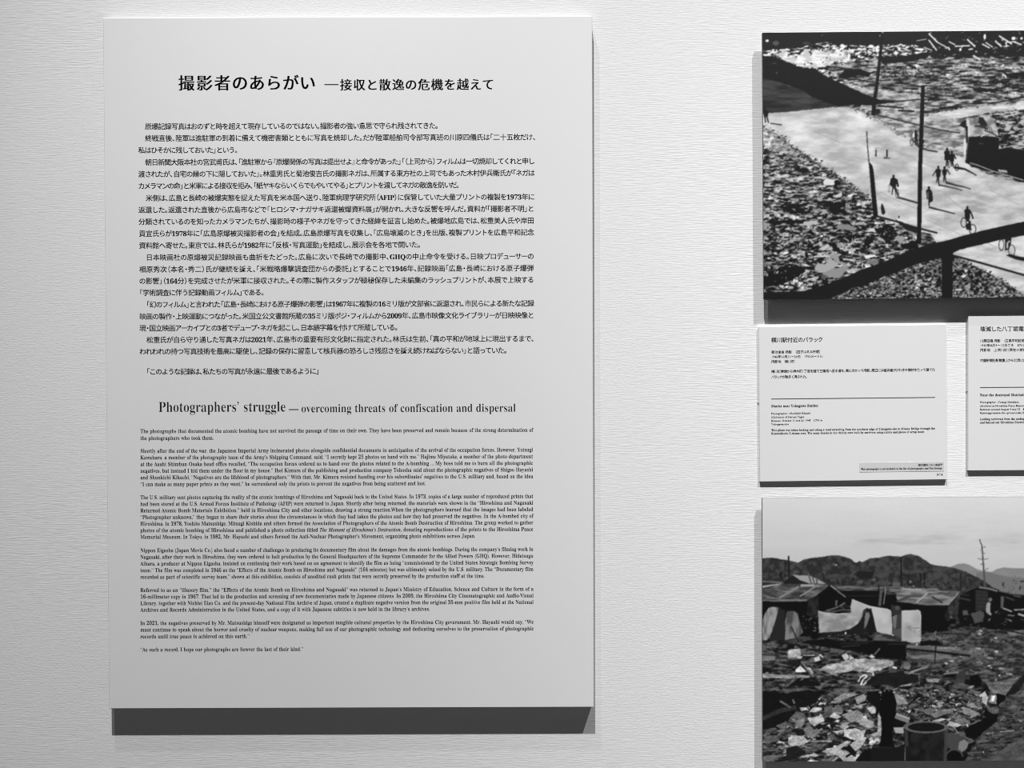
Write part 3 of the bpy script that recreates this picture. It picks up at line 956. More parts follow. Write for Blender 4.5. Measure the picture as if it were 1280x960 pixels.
    c.poly([(1211.5, 171), (1228, 169.8), (1240, 170.5), (1249, 172), (1249, 186), (1262, 184), (1282, 188), (right, 200), (right, 256), (1280, 227), (1258, 219), (1240, 215), (1222, 210), (1207, 203), (1208, 190)], 18)
    c.poly([(1205.3, 171), (1208.5, 180), (1207.5, 198), (1206, 202), (1205, 190)], 215)
    c.line([(1209, 158), (1209, 178)], 2.0, 15)
    c.line([(1211, 172), (1208, 200)], .8, 110)
    c.line([(1227, 171), (1229, 168.5), (1231, 168.6)], 1.3, 225)
    c.line([(1224, 179), (1229, 179.6)], 1.0, 80)
    c.poly([(1248, 211.5), (1259, 212.5), (1260, 216), (1249, 214.5)], 165)
    for a, b in [((1227, 214), (1232, 215)), ((1236, 214.5), (1242, 215)), ((1254, 221), (1262, 222))]:
        c.line([a, b], 1.3, 150)
    c.line([(1213, 203.5), (1222, 206), (1240, 213), (1262, 219.5), (1280, 225)], .9, 215)

    # --- people (dark small figures) and their long shadows
    def figure(hx, hy, sh, hipw, hgt, legs, v=20):
        c.ell(hx, hy, 1.4, 1.8, v)
        c.poly([(hx - sh, hy + 3.2), (hx - .8, hy + 1.5), (hx + 1, hy + 1.5), (hx + sh, hy + 3.5), (hx + hipw, hy + hgt), (hx - hipw, hy + hgt)], v)
        for (x, y) in legs:
            c.line([(hx + (x - hx) * .2, hy + hgt - .6), (x, y)], 1.9, v, 1.0)

    c.ell(955.6, 135, 1.4, 1.7, 20)
    c.poly([(954, 138), (957, 136.5), (960.4, 138.5), (960.2, 144), (958.8, 146.5), (955, 146)], 20)
    c.line([(956.2, 145), (956.8, 153)], 1.5, 20); c.line([(958.6, 145), (960.6, 153.3)], 1.5, 20)
    c.line([(963, 153.8), (969, 154.8), (977, 156)], 1.6, 60)
    # cyclist by the tall pole
    figure(1144.8, 163.6, 2.2, 1.8, 9, [(1144.5, 181), (1148.5, 184)])
    c.poly([(1141.3, 167), (1143.6, 163.5), (1143.4, 172), (1141, 171)], 226)
    c.ring(1140, 177.8, 1.6, 4, .8, 60); c.line([(1140, 173), (1148, 183)], 1.4, 30)
    c.line([(1153, 185), (1160, 187.5), (1172, 189.5)], 1.8, 40)
    # far cyclists as small marks
    c.line([(1095.3, 187), (1095, 195)], 1.7, 45); c.line([(1094, 185), (1099, 185)], .6, 130)
    c.line([(1109, 187), (1109.2, 196)], 1.9, 35); c.line([(1105, 197.3), (1113, 197.4)], 1.2, 40)
    c.line([(1107, 181.3), (1112.5, 181.2)], .7, 120)
    # cyclist on the near side
    figure(1117.2, 220, 3.8, 3.4, 13, [(1115.2, 243), (1120.5, 242)])
    c.line([(1114.2, 225), (1113, 230.5)], 1.6, 22); c.line([(1121, 224), (1123, 233)], 2.4, 20)
    c.ring(1111.8, 235, 1.1, 5, .6, 90); c.ring(1121.8, 242, 1.8, 5.6, .8, 70); c.line([(1119, 232), (1123, 245)], 1.6, 30)
    c.line([(1123, 246.5), (1132, 249), (1148, 253.5)], 2.2, 45)
    # sitting figure by the leaning post
    c.poly([(1102, 254.5), (1103.5, 254.5), (1105, 258), (1107, 265), (1105.5, 268), (1102.5, 267.5), (1101.5, 260)], 22)
    c.ell(1124, 271, 1.0, 1.4, 40)
    # walker
    figure(1161.5, 234.5, 3.6, 2.8, 14, [(1162, 260)])
    c.poly([(1158.5, 240), (1161.5, 239), (1161.5, 248), (1158.6, 248)], 75)
    c.poly([(1161, 248), (1166, 239), (1166.5, 251), (1163, 253)], 22)
    c.line([(1163, 259), (1172, 261.5), (1183, 264), (1194, 267)], 2.3, 35, 1.2)
    # two walkers side by side
    figure(1173.2, 208.8, 3.4, 2.4, 12, [(1171, 228), (1174, 232)])
    c.line([(1170.5, 212.5), (1166.3, 219.5)], 1.2, 25)
    figure(1181, 209.5, 3.2, 2, 9.5, [(1180, 227), (1183, 228)])
    c.line([(1184, 211), (1187.8, 217.5)], 1.3, 25)
    c.line([(1174.5, 231), (1184, 233), (1194, 235), (1203, 237.8)], 2.0, 50, 1.0)
    c.line([(1183.5, 228), (1194, 231), (1206, 233.5), (1214, 236)], 2.6, 40, 1.0)
    # pair pushing bicycles
    figure(1184.2, 186, 3.6, 3, 14, [(1183, 208), (1186, 207)])
    figure(1190, 190, 3.4, 2.6, 12, [(1190, 208), (1193, 210)])
    c.line([(1192, 192), (1195.5, 198.5)], 1.5, 22)
    c.ring(1196.4, 209, 2.3, 4, .9, 40); c.ring(1186.5, 206, 1.8, 3.5, .8, 50)
    c.line([(1194, 209), (1206, 211), (1214, 215), (1221, 219)], 3.2, 28, 1.2)
    # cyclist at the beam
    figure(1209.8, 259, 3.8, 2.8, 15, [(1209.5, 287), (1214, 286)])
    c.line([(1213, 263), (1215, 267), (1217, 273)], 1.6, 20)
    c.ring(1205.3, 278, 3.6, 6, 1.0, 35); c.ring(1216.3, 286.3, 4.2, 6, 1.0, 35); c.poly([(1208, 274), (1214, 276), (1215, 288), (1208, 286)], 25)
    c.ell(1210, 277.8, .9, 1.6, 220)
    # cyclist under the beam
    c.poly([(1257, 296), (1265, 296), (1264.5, 304), (1262, 312), (1257, 313), (1257, 304)], 25)
    c.ring(1252.5, 306, 3.0, 7, .9, 40); c.ring(1265.5, 313, 4, 7, .9, 45); c.ell(1260, 306.5, 1.0, 4.5, 195); c.ell(1262, 302, 1.0, 1.5, 195)
    c.poly([(1258, 319), (1264, 317.5), (1272, 320), (1290, 323), (1300, 327), (1285, 327), (1270, 324)], 25)
    c.blur(1)
    c.a = np.clip(c.a + (c.r.rand(c.H, c.W) - .5) * 14, 8, 246).astype(np.float32)
    c.blur(1)
    return c


def paint_shacks():
    c = Canvas(952, 619, 1452, 955, 9)
    A = c.a
    right = 1452
    yy = (np.arange(c.H) / c.S + c.y0)[:, None] + 0 * A
    xx = (np.arange(c.W) / c.S + c.x0)[None, :] + 0 * A
    # sky with faint bands of cloud
    sky = 207 - (yy - 623) * 0.23
    cl = c.noise(45, 6, 3, 4)
    band = np.exp(-((yy - 675) / 9) ** 2) * np.clip((xx - 1040) / 60, 0, 1)
    A[:] = sky - 22 * np.clip(cl - .42, 0, 1) * band * 1.6 - 4 * (c.noise(60, 12, 3, 7) - .5)
    for x0, x1, y, h, dv in [(1080, 1140, 674.5, 2.5, 9), (1150, 1182, 673, 4, 10), (1182, 1212, 658.5, 2, 5), (1225, 1280, 674, 5, 8), (1230, 1262, 652, 3, 4)]:
        A[:] -= dv * np.exp(-(((xx - (x0 + x1) / 2) / ((x1 - x0) / 2)) ** 4) - ((yy - y) / h) ** 2)
    # far hills, then the near wooded ridge
    c.poly([(1186, 709), (1192, 707), (1198, 704.5), (1205, 704), (1211, 705.5), (1222, 711.5), (1230, 714), (1240, 714.5), (1246, 711), (1255, 709), (1268, 710), (1280, 710), (1330, 716), (right, 706), (right, 760), (1186, 760)], 0, 0,
           tex=streaks(c, 122, 132, 30, 8, 1.2, 14, 2))
    c.poly([(1220, 716), (1232, 714), (1248, 718), (1262, 721), (1280, 722), (right, 726), (right, 760), (1220, 750)], 108)
    ridge = [(952, 698), (958, 697.3), (967, 697), (975, 698.7), (985, 700), (997, 703), (1005, 699), (1013, 697.2), (1027, 696), (1037, 694.2), (1047, 694), (1055, 695.5), (1063, 698.5), (1068, 702.5), (1071, 703.3), (1074, 701),
             (1078, 702.3), (1088, 697.3), (1098, 697), (1107, 694.8), (1118, 695), (1127, 695.5), (1132, 693.2), (1138, 692), (1148, 694.5), (1155, 699), (1163, 704.5), (1170, 706.5), (1180, 707.3), (1190, 709), (1200, 711.5), (1210, 716),
             (1222, 721.5), (1232, 727.5), (1240, 733), (1255, 741), (1300, 745), (right, 748), (right, 775), (952, 775)]
    c.poly(ridge, 0, .25, tex=streaks(c, 38, 66, 6, 5, 1.8, 15, 3))
    c.shards([(953, 712), (1230, 726), (1250, 745), (953, 745)], 260, (1.5, 5), (.8, 2.0), [38, 52, 68, 80, 30], .3, 0)
    for q in [(1045, 706, 1.6, 1.2, 150), (1042, 705, 1.4, 2, 80), (1142, 732.5, 1.3, .8, 150), (1138, 727, 2, 2.2, 95), (1090, 720, 2, 1.2, 95), (1120, 730, 5, 2.6, 85), (1075, 727, 4, 2.6, 75), (1092, 724, 3, 2, 80)]:
        c.ell(*q[:4], q[4])
    for P in [[(1068, 718), (1075, 713), (1084, 715), (1092, 714), (1090, 722), (1078, 724)], [(1148, 716), (1156, 715), (1158, 724), (1150, 726)]]:
        c.poly(P, 28, 1)
    for a, b, ww, v in [((985.5, 695), (986, 722), 2.2, 24), ((981.5, 700), (981.5, 712), 1.8, 30), ((1126, 697), (1127, 734), 1.8, 22), ((1128, 718), (1136, 720), 1.2, 24), ((1136, 718), (1135, 732), 1.4, 26),
                        ((1200.6, 717), (1200.6, 738), 1.6, 28), ((1207, 714), (1207, 728), 1.4, 40), ((1153, 715), (1153, 735), 1, 70), ((971, 711), (972.5, 722), 1.2, 75), ((976, 716), (978, 726), 2, 30), ((1028, 716), (1032, 730), 2, 34), ((1053, 726), (1055, 742), 4, 36)]:
        c.line([a, b], ww, v)
    c.shards([(1255, 719), (1300, 719), (right, 722), (right, 745), (1262, 742), (1250, 734)], 160, (1.5, 4), (.6, 1.4), [45, 60, 85, 100, 38], .5, 0)
    # the bare tree
    c.line([(1224.7, 674), (1225, 677), (1227, 681), (1228, 690), (1229, 705), (1230.5, 722), (1231, 735)], 1.1, 72, 2.3)
    for a, b in [((1228, 684), (1232, 683.2)), ((1225, 687.5), (1228, 688)), ((1222.3, 698), (1228.8, 699.3)), ((1229, 699.2), (1235, 698)), ((1225.5, 705), (1231, 705.4)), ((1231, 713), (1235, 710)), ((1228, 691), (1231, 691.5))]:
        c.line([a, b], .9, 100)
    # --- everything from the huts down: dark debris ground
    g = c.full([(952, 745), (1060, 735), (1130, 738), (1200, 745), (right, 748), (right, 955), (952, 955)])
    A[g] = streaks(c, 10, 60, 8, 3, 2.0, 33, 3)[g]
    # middle sheds
    c.poly([(1045, 732), (1080, 732), (1130, 733), (1135, 740), (1100, 739), (1050, 738)], 0, .3, tex=streaks(c, 55, 105, 12, 1.6, 2, 36, 2))
    c.poly([(1050, 738), (1098, 738), (1100, 744), (1128, 742), (1126, 760), (1060, 757), (1050, 748)], 13)
    c.line([(1060, 744.5), (1097, 744.5)], .7, 38)
    c.line([(1098, 731), (1100, 757)], 1.6, 22); c.line([(1101.5, 737), (1099.5, 757)], 3.4, 78); c.line([(1107.2, 734), (1104.5, 755)], 1.1, 140)
    # left hut
    c.poly([(952, 725.5), (965, 726), (985, 727), (980, 731), (960, 733), (952, 735)], 0, .2, tex=streaks(c, 35, 70, 10, 1.5, 2, 37, 2))
    c.poly([(952, 725.5), (978, 727), (977, 728.4), (952, 727.2)], 105); c.poly([(952, 732), (976, 729), (975, 730.4), (952, 734.5)], 165)
    c.poly([(979, 727), (991, 719), (1010, 728), (1005, 731), (980, 731)], 28)
    c.poly([(990, 718), (1000, 719), (1012, 719), (1020, 723), (1033, 729.5), (1012, 729), (1000, 725)], 148)
    c.line([(1010, 716), (1014, 729)], 2.2, 88); c.line([(1014.5, 718), (1018, 729)], 1.2, 60); c.line([(1020.5, 724), (1021.5, 731)], 1.4, 45)
    c.poly([(952, 738), (976, 730), (998, 729.5), (1022, 730), (1036, 731), (1028, 738), (1018, 746), (1008, 751), (988, 751), (960, 750.5), (952, 751)], 0, .3, tex=streaks(c, 58, 118, 14, 4, 1.7, 38, 3))
    for a, b, ww, v in [((974, 747), (998, 733), 2.4, 125), ((1000, 745), (1022, 731), 1.8, 130), ((1001, 731.5), (1018, 731.5), 2.6, 150), ((990, 743), (1004, 741), 1.2, 35), ((952, 750.5), (984, 751), 1.2, 110), ((985, 750), (1008, 750), 1.6, 115),
                        ((1005, 744), (1000, 748), 1.8, 40), ((958, 742), (970, 746), 1.6, 45), ((976, 748), (992, 747.5), 1.2, 40)]:
        c.line([a, b], ww, v)
    c.poly([(952, 752), (985, 752), (1008, 752), (1024, 742), (1037, 731.5), (1050, 741), (1058, 747), (1057, 752), (1050, 757), (1040, 762), (1023, 764), (1022, 795), (952, 795)], 11)
    c.poly([(1010, 751), (1023, 744), (1023, 775), (1008, 768)], 0, 0, tex=streaks(c, 22, 42, 5, 8, 1.6, 39, 2))
    c.line([(1038, 731.5), (1045, 737)], 1.4, 150); c.line([(1046, 738), (1057, 746)], 1.5, 120)
    c.poly([(1044, 750), (1047, 750), (1046, 758), (1044, 757)], 85)
    c.line([(1033, 763), (1046, 759), (1056, 753)], 1.8, 95); c.line([(1036, 765), (1052, 762), (1064, 762)], 2.0, 70); c.line([(1048, 757), (1062, 764)], 1.4, 55)
    # sheets leaning on the left hut
    c.poly([(952, 776), (956, 766), (961, 759), (966, 758), (974, 759), (970, 772), (965, 790), (958, 801), (952, 808)], 0, .2, tex=streaks(c, 92, 150, 4, 14, 1.5, 40, 2))
    c.poly([(973, 760), (981, 762), (980, 800), (962, 800), (968, 782)], 34)
    c.poly([(983, 763.5), (992, 763), (997, 766), (1000, 778), (1004, 790), (998, 796), (981, 800), (981, 780)], 0, .3, tex=streaks(c, 70, 122, 4, 14, 1.5, 42, 2))
    c.shards([(1004, 765), (1022, 768), (1022, 790), (1002, 792)], 28, (2, 6), (.3, .8), [40, 70, 100, 20], .6, .3)
    c.line([(989, 783), (999, 804)], 1.2, 18)
    # washing on the line
    c.poly([(1022.3, 763), (1030, 765.3), (1045, 766.8), (1060, 766), (1072, 763.5), (1079, 762.3), (1078, 770), (1072, 780), (1062, 786), (1050, 789), (1024, 790.5), (1023, 775)], 0, 0, tex=streaks(c, 128, 172, 10, 8, 1.4, 44, 3))
    c.line([(1022.5, 763.3), (1030, 765.6), (1045, 767), (1060, 766.4)], 1, 190)
    c.poly([(1024, 791), (1052, 789), (1064, 786), (1076, 776), (1081, 765), (1083, 790), (1060, 797), (1030, 796)], 26)
    c.poly([(1065, 748.5), (1073, 752), (1086, 757), (1100, 759.5), (1110, 761), (1113.6, 762.5), (1114.5, 768), (1116, 790), (1115, 793.5), (1104, 792), (1096, 789), (1092, 775), (1089, 762), (1084, 759.5), (1078, 763), (1064, 765.5), (1063, 758)], 0, 0,
           tex=streaks(c, 158, 182, 14, 12, 1.3, 45, 2))
    c.line([(1065, 748.8), (1074, 752.6), (1087, 757.5), (1110, 761.3)], 1, 205)
    c.poly([(1082.5, 761), (1089, 760), (1092, 772), (1096, 790), (1083, 790), (1085, 772)], 22)
    c.poly([(1081.5, 766), (1086, 764.5), (1087.5, 769), (1084, 780), (1080, 786)], 110)
    c.poly([(1114, 755), (1120, 753), (1126, 758), (1126, 766), (1121, 773), (1115, 767)], 42, .5); c.ell(1121.5, 759.5, 2.8, 3, 72)
    c.poly([(1115.5, 770), (1121, 768), (1124, 771), (1121, 784), (1117, 786)], 105); c.poly([(1121, 770), (1127, 766), (1127, 785), (1120, 784)], 55)
    c.poly([(1115, 786), (1127, 785), (1127, 796), (1115, 795)], 72, .3)
    c.poly([(1127, 764), (1129, 762.6), (1148, 762.2), (1150.8, 764), (1151.3, 775), (1151.4, 802.5), (1140, 803), (1127, 801)], 0, 0, tex=streaks(c, 152, 176, 14, 14, 1.3, 46, 2))
    c.line([(1127, 763.6), (1148, 762.6), (1150.7, 765), (1151.2, 790)], 1, 196)
    c.poly([(1144, 803), (1151, 802.5), (1148, 807), (1145, 807)], 120)
    # right long hut
    c.poly([(1127, 734), (1152, 735.5), (1172, 735), (1174, 738), (1200, 739), (1194, 747), (1185, 756), (1165, 756), (1150, 755), (1122, 752), (1120, 744)], 0, .3, tex=streaks(c, 80, 132, 14, 2.5, 1.8, 47, 3))
    for a, b, ww, v in [((1145, 753), (1160, 741), 2.2, 148), ((1128, 736), (1152, 737.3), 1.6, 150), ((1152, 736.5), (1171, 736), 2, 112), ((1120, 752), (1136, 745), 1.2, 45), ((1135, 745), (1152, 745.5), 1, 50), ((1165, 745.6), (1178, 753), 2.0, 42), ((1120, 741.5), (1138, 742), 1.2, 135), ((1160, 742), (1185, 742), .8, 60), ((1185, 756), (1198, 741), 1.2, 140), ((1172, 740.3), (1188, 741), .8, 60)]:
        c.line([a, b], ww, v)
    c.poly([(1114, 750), (1124, 754), (1150, 756.5), (1180, 757.5), (1186, 757), (1190, 775), (1183, 790), (1152, 795), (1152, 764), (1149, 761.5), (1127, 762), (1125, 757), (1116, 756)], 11)
    c.poly([(1185, 757), (1197, 746), (1199, 765), (1184, 777), (1181, 770)], 0, 0, tex=streaks(c, 26, 52, 4, 8, 1.6, 48, 2))
    c.line([(1195, 750), (1196, 772)], 1.4, 52)
    # hut with plank wall, man beside it
    c.poly([(1200, 744), (1218, 735), (1226, 733.5), (1246, 736), (1262, 742), (1300, 748), (right, 752), (right, 785), (1200, 787), (1198, 765)], 14)
    c.line([(1202, 738.5), (1218, 735)], 1, 60)
    c.poly([(1219.5, 737), (1235, 738.5), (1236, 762), (1219.5, 763)], 44)
    for k in range(5):
        c.line([(1219.5, 741 + 4.6 * k), (1235.5, 742 + 4.6 * k)], .7, 26)
    c.line([(1224, 733.7), (1237, 735.8), (1247, 738.5)], 2.2, 112); c.line([(1249, 738), (1257, 740)], 1.8, 95); c.line([(1258, 740.5), (1268, 743)], 1.3, 75)
    c.line([(1203, 743.5), (1212, 743.5)], .9, 55); c.line([(1199, 747), (1213, 750)], 1.8, 58); c.line([(1257, 746), (1268, 750)], 1.8, 60); c.line([(1268, 744), (1276, 746)], 1.6, 80)
    c.poly([(1251, 745), (1255, 745), (1254.5, 760), (1251, 760)], 82)
    c.shards([(1188, 765), (1215, 762), (1250, 762), (right, 758), (right, 786), (1188, 786)], 180, (2, 9), (.2, .6), [30, 55, 80, 110, 18, 15], .35, .4)
    c.poly([(1203, 763), (1209, 762), (1211, 768), (1204, 769)], 78); c.poly([(1213, 767), (1225, 763), (1231, 765), (1228, 776), (1219, 779)], 72, .5)
    c.line([(1254, 760), (1265, 764)], 1.8, 150); c.line([(1268, 762), (1281, 761.5)], 1.8, 140); c.line([(1273, 767), (1285, 771)], 2.4, 165); c.line([(1260, 768.5), (1268, 769.5)], 1.6, 110)
    c.poly([(1230, 765), (1240, 770), (1241, 782), (1232, 783)], 13)
    c.ell(1238, 749.2, 2.4, 2.6, 98)
    c.poly([(1233, 755), (1236, 752), (1238.4, 753.5), (1237.8, 764), (1240, 768), (1238, 769), (1232.5, 764)], 145)
    c.poly([(1235, 774), (1238, 772), (1239, 774), (1236, 777)], 90)
    # --- mound and path, right middle
    m = c.full([(1152, 792), (1185, 788), (1205, 783), (1220, 782), (1240, 786), (1270, 787), (right, 786), (right, 842), (1262, 868), (1228, 850), (1190, 840), (1150, 838), (1133, 825), (1133, 806)], .8)
    A[m] = streaks(c, 38, 92, 8, 2.4, 1.8, 51, 3)[m]
    c.shards([(1155, 792), (1210, 783), (1245, 788), (right, 790), (right, 806), (1155, 806)], 330, (1.6, 6), (.2, .5), [60, 85, 110, 140, 22, 30, 18], .35, .5)
    c.poly([(1134, 806.5), (1190, 808), (1230, 812), (1236, 819), (1205, 822), (1195, 818), (1150, 812), (1134, 811)], 0, .6, tex=streaks(c, 82, 122, 16, 2.5, 1.4, 52, 2))
    c.poly([(1134, 813), (1180, 818), (1205, 822), (1190, 826), (1150, 824), (1134, 822)], 0, .6, tex=streaks(c, 55, 112, 10, 2.5, 1.8, 53, 2))
    c.line([(1133, 810.8), (1162, 813.5), (1192, 817), (1213, 819.5)], 2.2, 12)
    c.shards([(1190, 808), (right, 808), (right, 850), (1230, 850), (1160, 838), (1140, 826), (1200, 824)], 420, (1.6, 6.5), (.2, .45), [55, 75, 100, 130, 165, 25, 22], .25, .5)
    for q in [(1223, 810, 4, 1.2, 160), (1245.5, 814, 2.6, 1.5, 190), (1238, 822, 4, 1.3, 140), (1225, 828, 4.5, 1.6, 120), (1190, 826, 3, 1.2, 165), (1237, 832, 2.5, 1.3, 150), (1252, 835.5, 4, 1.6, 140), (1262, 842, 4.5, 1.4, 150),
              (1225, 792, 2.5, 1.4, 165), (1245, 797, 2, 1, 180), (1226, 788, 3, 1.4, 130), (1181, 801.5, 3, 1.2, 130), (1250, 844, 1.4, 1, 175), (1183, 829, 2.4, 1.4, 170), (1245.5, 849.5, 1.4, 1, 165), (1221, 841, 1.5, 1, 190)]:
        c.ell(*q[:4], q[4], .1)
    c.poly([(1259, 789), (1272, 790), (1271, 794), (1262, 793)], 120); c.line([(1258, 787.5), (1284, 793)], 1.3, 22)
    c.poly([(1127, 780), (1151.3, 780), (1151.4, 802.5), (1140, 803), (1127, 801)], 0, 0, tex=streaks(c, 152, 176, 14, 14, 1.3, 46, 2))
    c.line([(1170, 808), (1168.5, 830)], 1.8, 24, 1.2); c.line([(1172, 780), (1170, 808)], 1.2, 24)
    c.poly([(1232, 853), (1250, 851), (1275, 845), (1262, 862), (1255, 871), (1240, 866)], 0, .5, tex=streaks(c, 85, 112, 14, 3, 1.3, 54, 2))
    c.poly([(1281, 842), (1283, 850), (1268, 870), (1256, 871), (1266, 858)], 26); c.poly([(1283, 850), (right, 850), (right, 955), (1270, 955), (1260, 900), (1272, 868)], 0, 0, tex=streaks(c, 55, 90, 14, 3, 1.5, 55, 3))
    # --- dark trestle and boards under the washing
    c.poly([(1000, 803), (1010, 800), (1030, 799), (1060, 802), (1100, 801), (1134, 801), (1134, 803.5), (1132, 806), (1132.5, 825), (1120, 826), (1108, 822), (1095, 821), (1080, 816), (1060, 812), (1040, 817), (1010, 817), (1000, 812)], 12, .3)
    c.line([(1084, 801.5), (1096, 800), (1134, 802)], 1, 50); c.line([(1110, 804.5), (1132, 804.5)], .8, 48)
    c.line([(1050, 804), (1085, 803.5)], 1, 48); c.line([(1052, 808), (1075, 806)], 1, 60)
    c.shards([(1030, 792), (1084, 792), (1084, 800), (1030, 800)], 30, (3, 10), (.15, .35), [90, 60, 120, 30], .15, .3)
    c.ell(1057, 791, 1.2, 1.6, 220); c.ell(1116, 794, 1.2, 1.4, 205); c.ell(1146.3, 805, 1.4, 1.6, 170)
    c.poly([(1098, 790), (1116, 794), (1127, 796), (1127, 801), (1090, 800)], 0, .3, tex=streaks(c, 40, 90, 9, 1.6, 1.8, 56, 2))
    c.shards([(1151, 790), (1180, 788), (1182, 796), (1151, 796)], 22, (2, 5), (.4, .8), [60, 95, 130], .3, .3); c.ell(1166, 797, 5.5, 3.4, 85); c.poly([(1150, 801), (1172, 800), (1180, 806), (1150, 806.5)], 14, .4)
    # --- near ground, left
    m = c.full([(952, 800), (1000, 803), (1060, 813), (1100, 822), (1150, 826), (1150, 862), (952, 862)])
    A[m] = streaks(c, 14, 82, 9, 2.6, 2.0, 57, 3)[m]
    c.shards([(952, 800), (1000, 804), (1060, 814), (1150, 826), (1225, 838), (1215, 862), (952, 862)], 420, (2.5, 10), (.15, .45), [40, 62, 90, 120, 20, 16, 14], .3, .5)
    c.poly([(952, 819), (969, 819.5), (969, 824), (960, 826), (952, 826)], 92); c.poly([(984, 814), (988, 811), (1000, 810), (1001.5, 818), (1001, 822), (985, 822)], 128, .2); c.poly([(985, 813), (999, 810.4), (1000, 816), (986, 817)], 165)
    c.poly([(996, 820), (1004, 820), (1000, 823), (997, 822.5)], 178); c.line([(1004, 818.8), (1018, 818.6)], 1.6, 150); c.poly([(1017, 822), (1024, 820), (1026, 825), (1019, 827)], 158); c.line([(1024.5, 818), (1029, 821.5)], 1.8, 165)
    c.line([(976, 828), (1000, 823.5)], 1.2, 22); c.poly([(975, 829), (1002, 824), (1000, 833), (985, 831)], 22, .4)
    c.poly([(994, 839), (995, 836), (1000.5, 831.5), (1008.5, 839.5), (996, 840)], 198); c.line([(995, 841), (1010, 841)], 1.3, 18)
    c.poly([(1009, 834), (1013, 834.5), (1017, 841), (1015, 842)], 165)
    c.line([(1001.5, 826.5), (1016.5, 845.5)], 2.2, 100); c.line([(1000.5, 828), (1014.5, 845.8)], .9, 28)
    c.poly([(952, 841.5), (975, 843), (993, 843), (1012, 844), (1012, 846.5), (985, 847.5), (952, 847)], 0, .3, tex=streaks(c, 98, 138, 14, 2, 1.5, 58, 2))
    c.line([(973, 863), (985, 856), (996, 846)], 3.0, 72); c.line([(996, 857), (1004, 847)], 2.8, 70); c.poly([(976, 866), (992, 852), (1004, 849), (1024, 852), (1030, 862), (1024, 870), (980, 870)], 14, .5)
    c.line([(1018, 847), (1028, 860), (1036, 870), (1040, 875)], 2.6, 15); c.line([(1026, 855), (1034, 863)], 2.4, 85)
    c.poly([(1020, 836.5), (1030, 833), (1038, 829), (1050, 829), (1058, 824), (1070, 823), (1095, 823.5), (1106, 826), (1118, 829), (1108, 834), (1100, 838), (1085, 840), (1066, 838), (1052, 841), (1040, 842), (1032, 839)], 0, .6,
           tex=streaks(c, 108, 162, 6, 3, 1.7, 59, 3))
    c.poly([(1052, 819), (1058, 816), (1062, 822), (1056, 825)], 168); c.poly([(1062, 818), (1068, 823), (1062, 824)], 185); c.line([(1093, 818), (1100, 810)], 2.0, 95); c.poly([(1086, 820), (1090, 817), (1094, 821), (1090, 822)], 170)
    c.line([(1116, 833.3), (1121, 835)], 1.6, 215); c.poly([(1098, 824), (1110, 824.5), (1118, 827), (1108, 831), (1100, 828)], 125, .5); c.ell(1134, 832, 5, 4.2, 95)
    c.line([(1073, 852), (1076, 846), (1081, 843), (1084, 845), (1079, 849), (1076, 856), (1080, 855), (1088, 848)], 2.0, 185); c.line([(1084, 839), (1091, 839.5), (1092, 844)], 2.0, 170)
    c.poly([(1083, 852), (1090, 846), (1100, 841), (1118, 840), (1130, 838), (1131, 842), (1148, 843), (1149, 852), (1135, 854), (1120, 858), (1100, 856), (1085, 858)], 20, .4)
    c.line([(1107, 837.4), (1130, 837.6)], 1, 60); c.line([(1138, 840), (1150, 836), (1160, 833)], 2, 128); c.line([(1136, 842), (1142, 840)], 1.8, 120)
    c.poly([(1124, 857), (1140, 854), (1136, 860), (1132, 862)], 138); c.poly([(1158, 848), (1176, 848), (1172, 853), (1160, 852)], 120, .5)
    c.line([(1158, 864), (1166, 856)], 2.2, 98); c.line([(1157, 855), (1159, 862)], 1.2, 98); c.line([(1180, 842), (1200, 840)], 2.2, 118)
    for P, v in [([(1194, 852), (1199, 839), (1208, 839), (1206, 855), (1196, 864)], 52), ([(1193, 852), (1212, 856), (1208, 864), (1196, 866)], 66), ([(1191, 866), (1206, 862), (1214, 856), (1218, 858), (1208, 865), (1194, 868)], 112),
                 ([(1213, 845), (1222, 842), (1228, 850), (1226, 858), (1212, 856)], 8), ([(1218, 862), (1227, 858), (1226, 868), (1218, 868)], 58), ([(1211, 860), (1218, 856), (1216, 859)], 205)]:
        c.poly(P, v, .4)
    # --- foreground: broken tiles
    m = c.full([(952, 858), (1100, 856), (1230, 862), (1255, 880), (1240, 915), (1205, 955), (952, 955)], 1)
    A[m] = streaks(c, 12, 78, 8, 3, 2.0, 61, 3)[m]
    c.shards([(985, 876), (1100, 866), (1100, 935), (1090, 952), (960, 952), (953, 925), (985, 905)], 300, (5, 16), (.3, .65), [135, 155, 125, 110, 80, 55, 22], .35, .75)
    c.shards([(1118, 860), (1200, 862), (1232, 866), (1232, 885), (1215, 905), (1190, 915), (1130, 905), (1118, 890)], 220, (4, 14), (.25, .55), [115, 135, 95, 80, 60, 40, 18], .45, .7)
    c.shards([(1118, 862), (1200, 864), (1230, 868), (1210, 900), (1190, 906), (1130, 898)], 110, (4, 11), (.25, .55), [125, 140, 105, 85, 65], .4, .7)
    c.shards([(1120, 862), (1230, 866), (1205, 910), (1186, 925), (1186, 905)], 24, (2, 5), (.3, .7), [150, 170, 120], .6, .6)
    c.poly([(952, 864), (985, 866), (1010, 862), (1028, 866), (1020, 878), (996, 888), (985, 900), (975, 909), (952, 911)], 14, .6)
    c.line([(953, 898), (975, 888), (995, 884)], 5.5, 38); c.line([(975, 876), (988, 884)], 2.4, 88); c.poly([(970, 907), (983, 901), (984, 910), (977, 912)], 84, .3); c.line([(991, 874), (993, 879)], 2, 85)
    c.shards([(953, 912), (985, 910), (985, 948), (953, 950)], 26, (5, 14), (.25, .45), [95, 75, 110, 60], .2, .7)
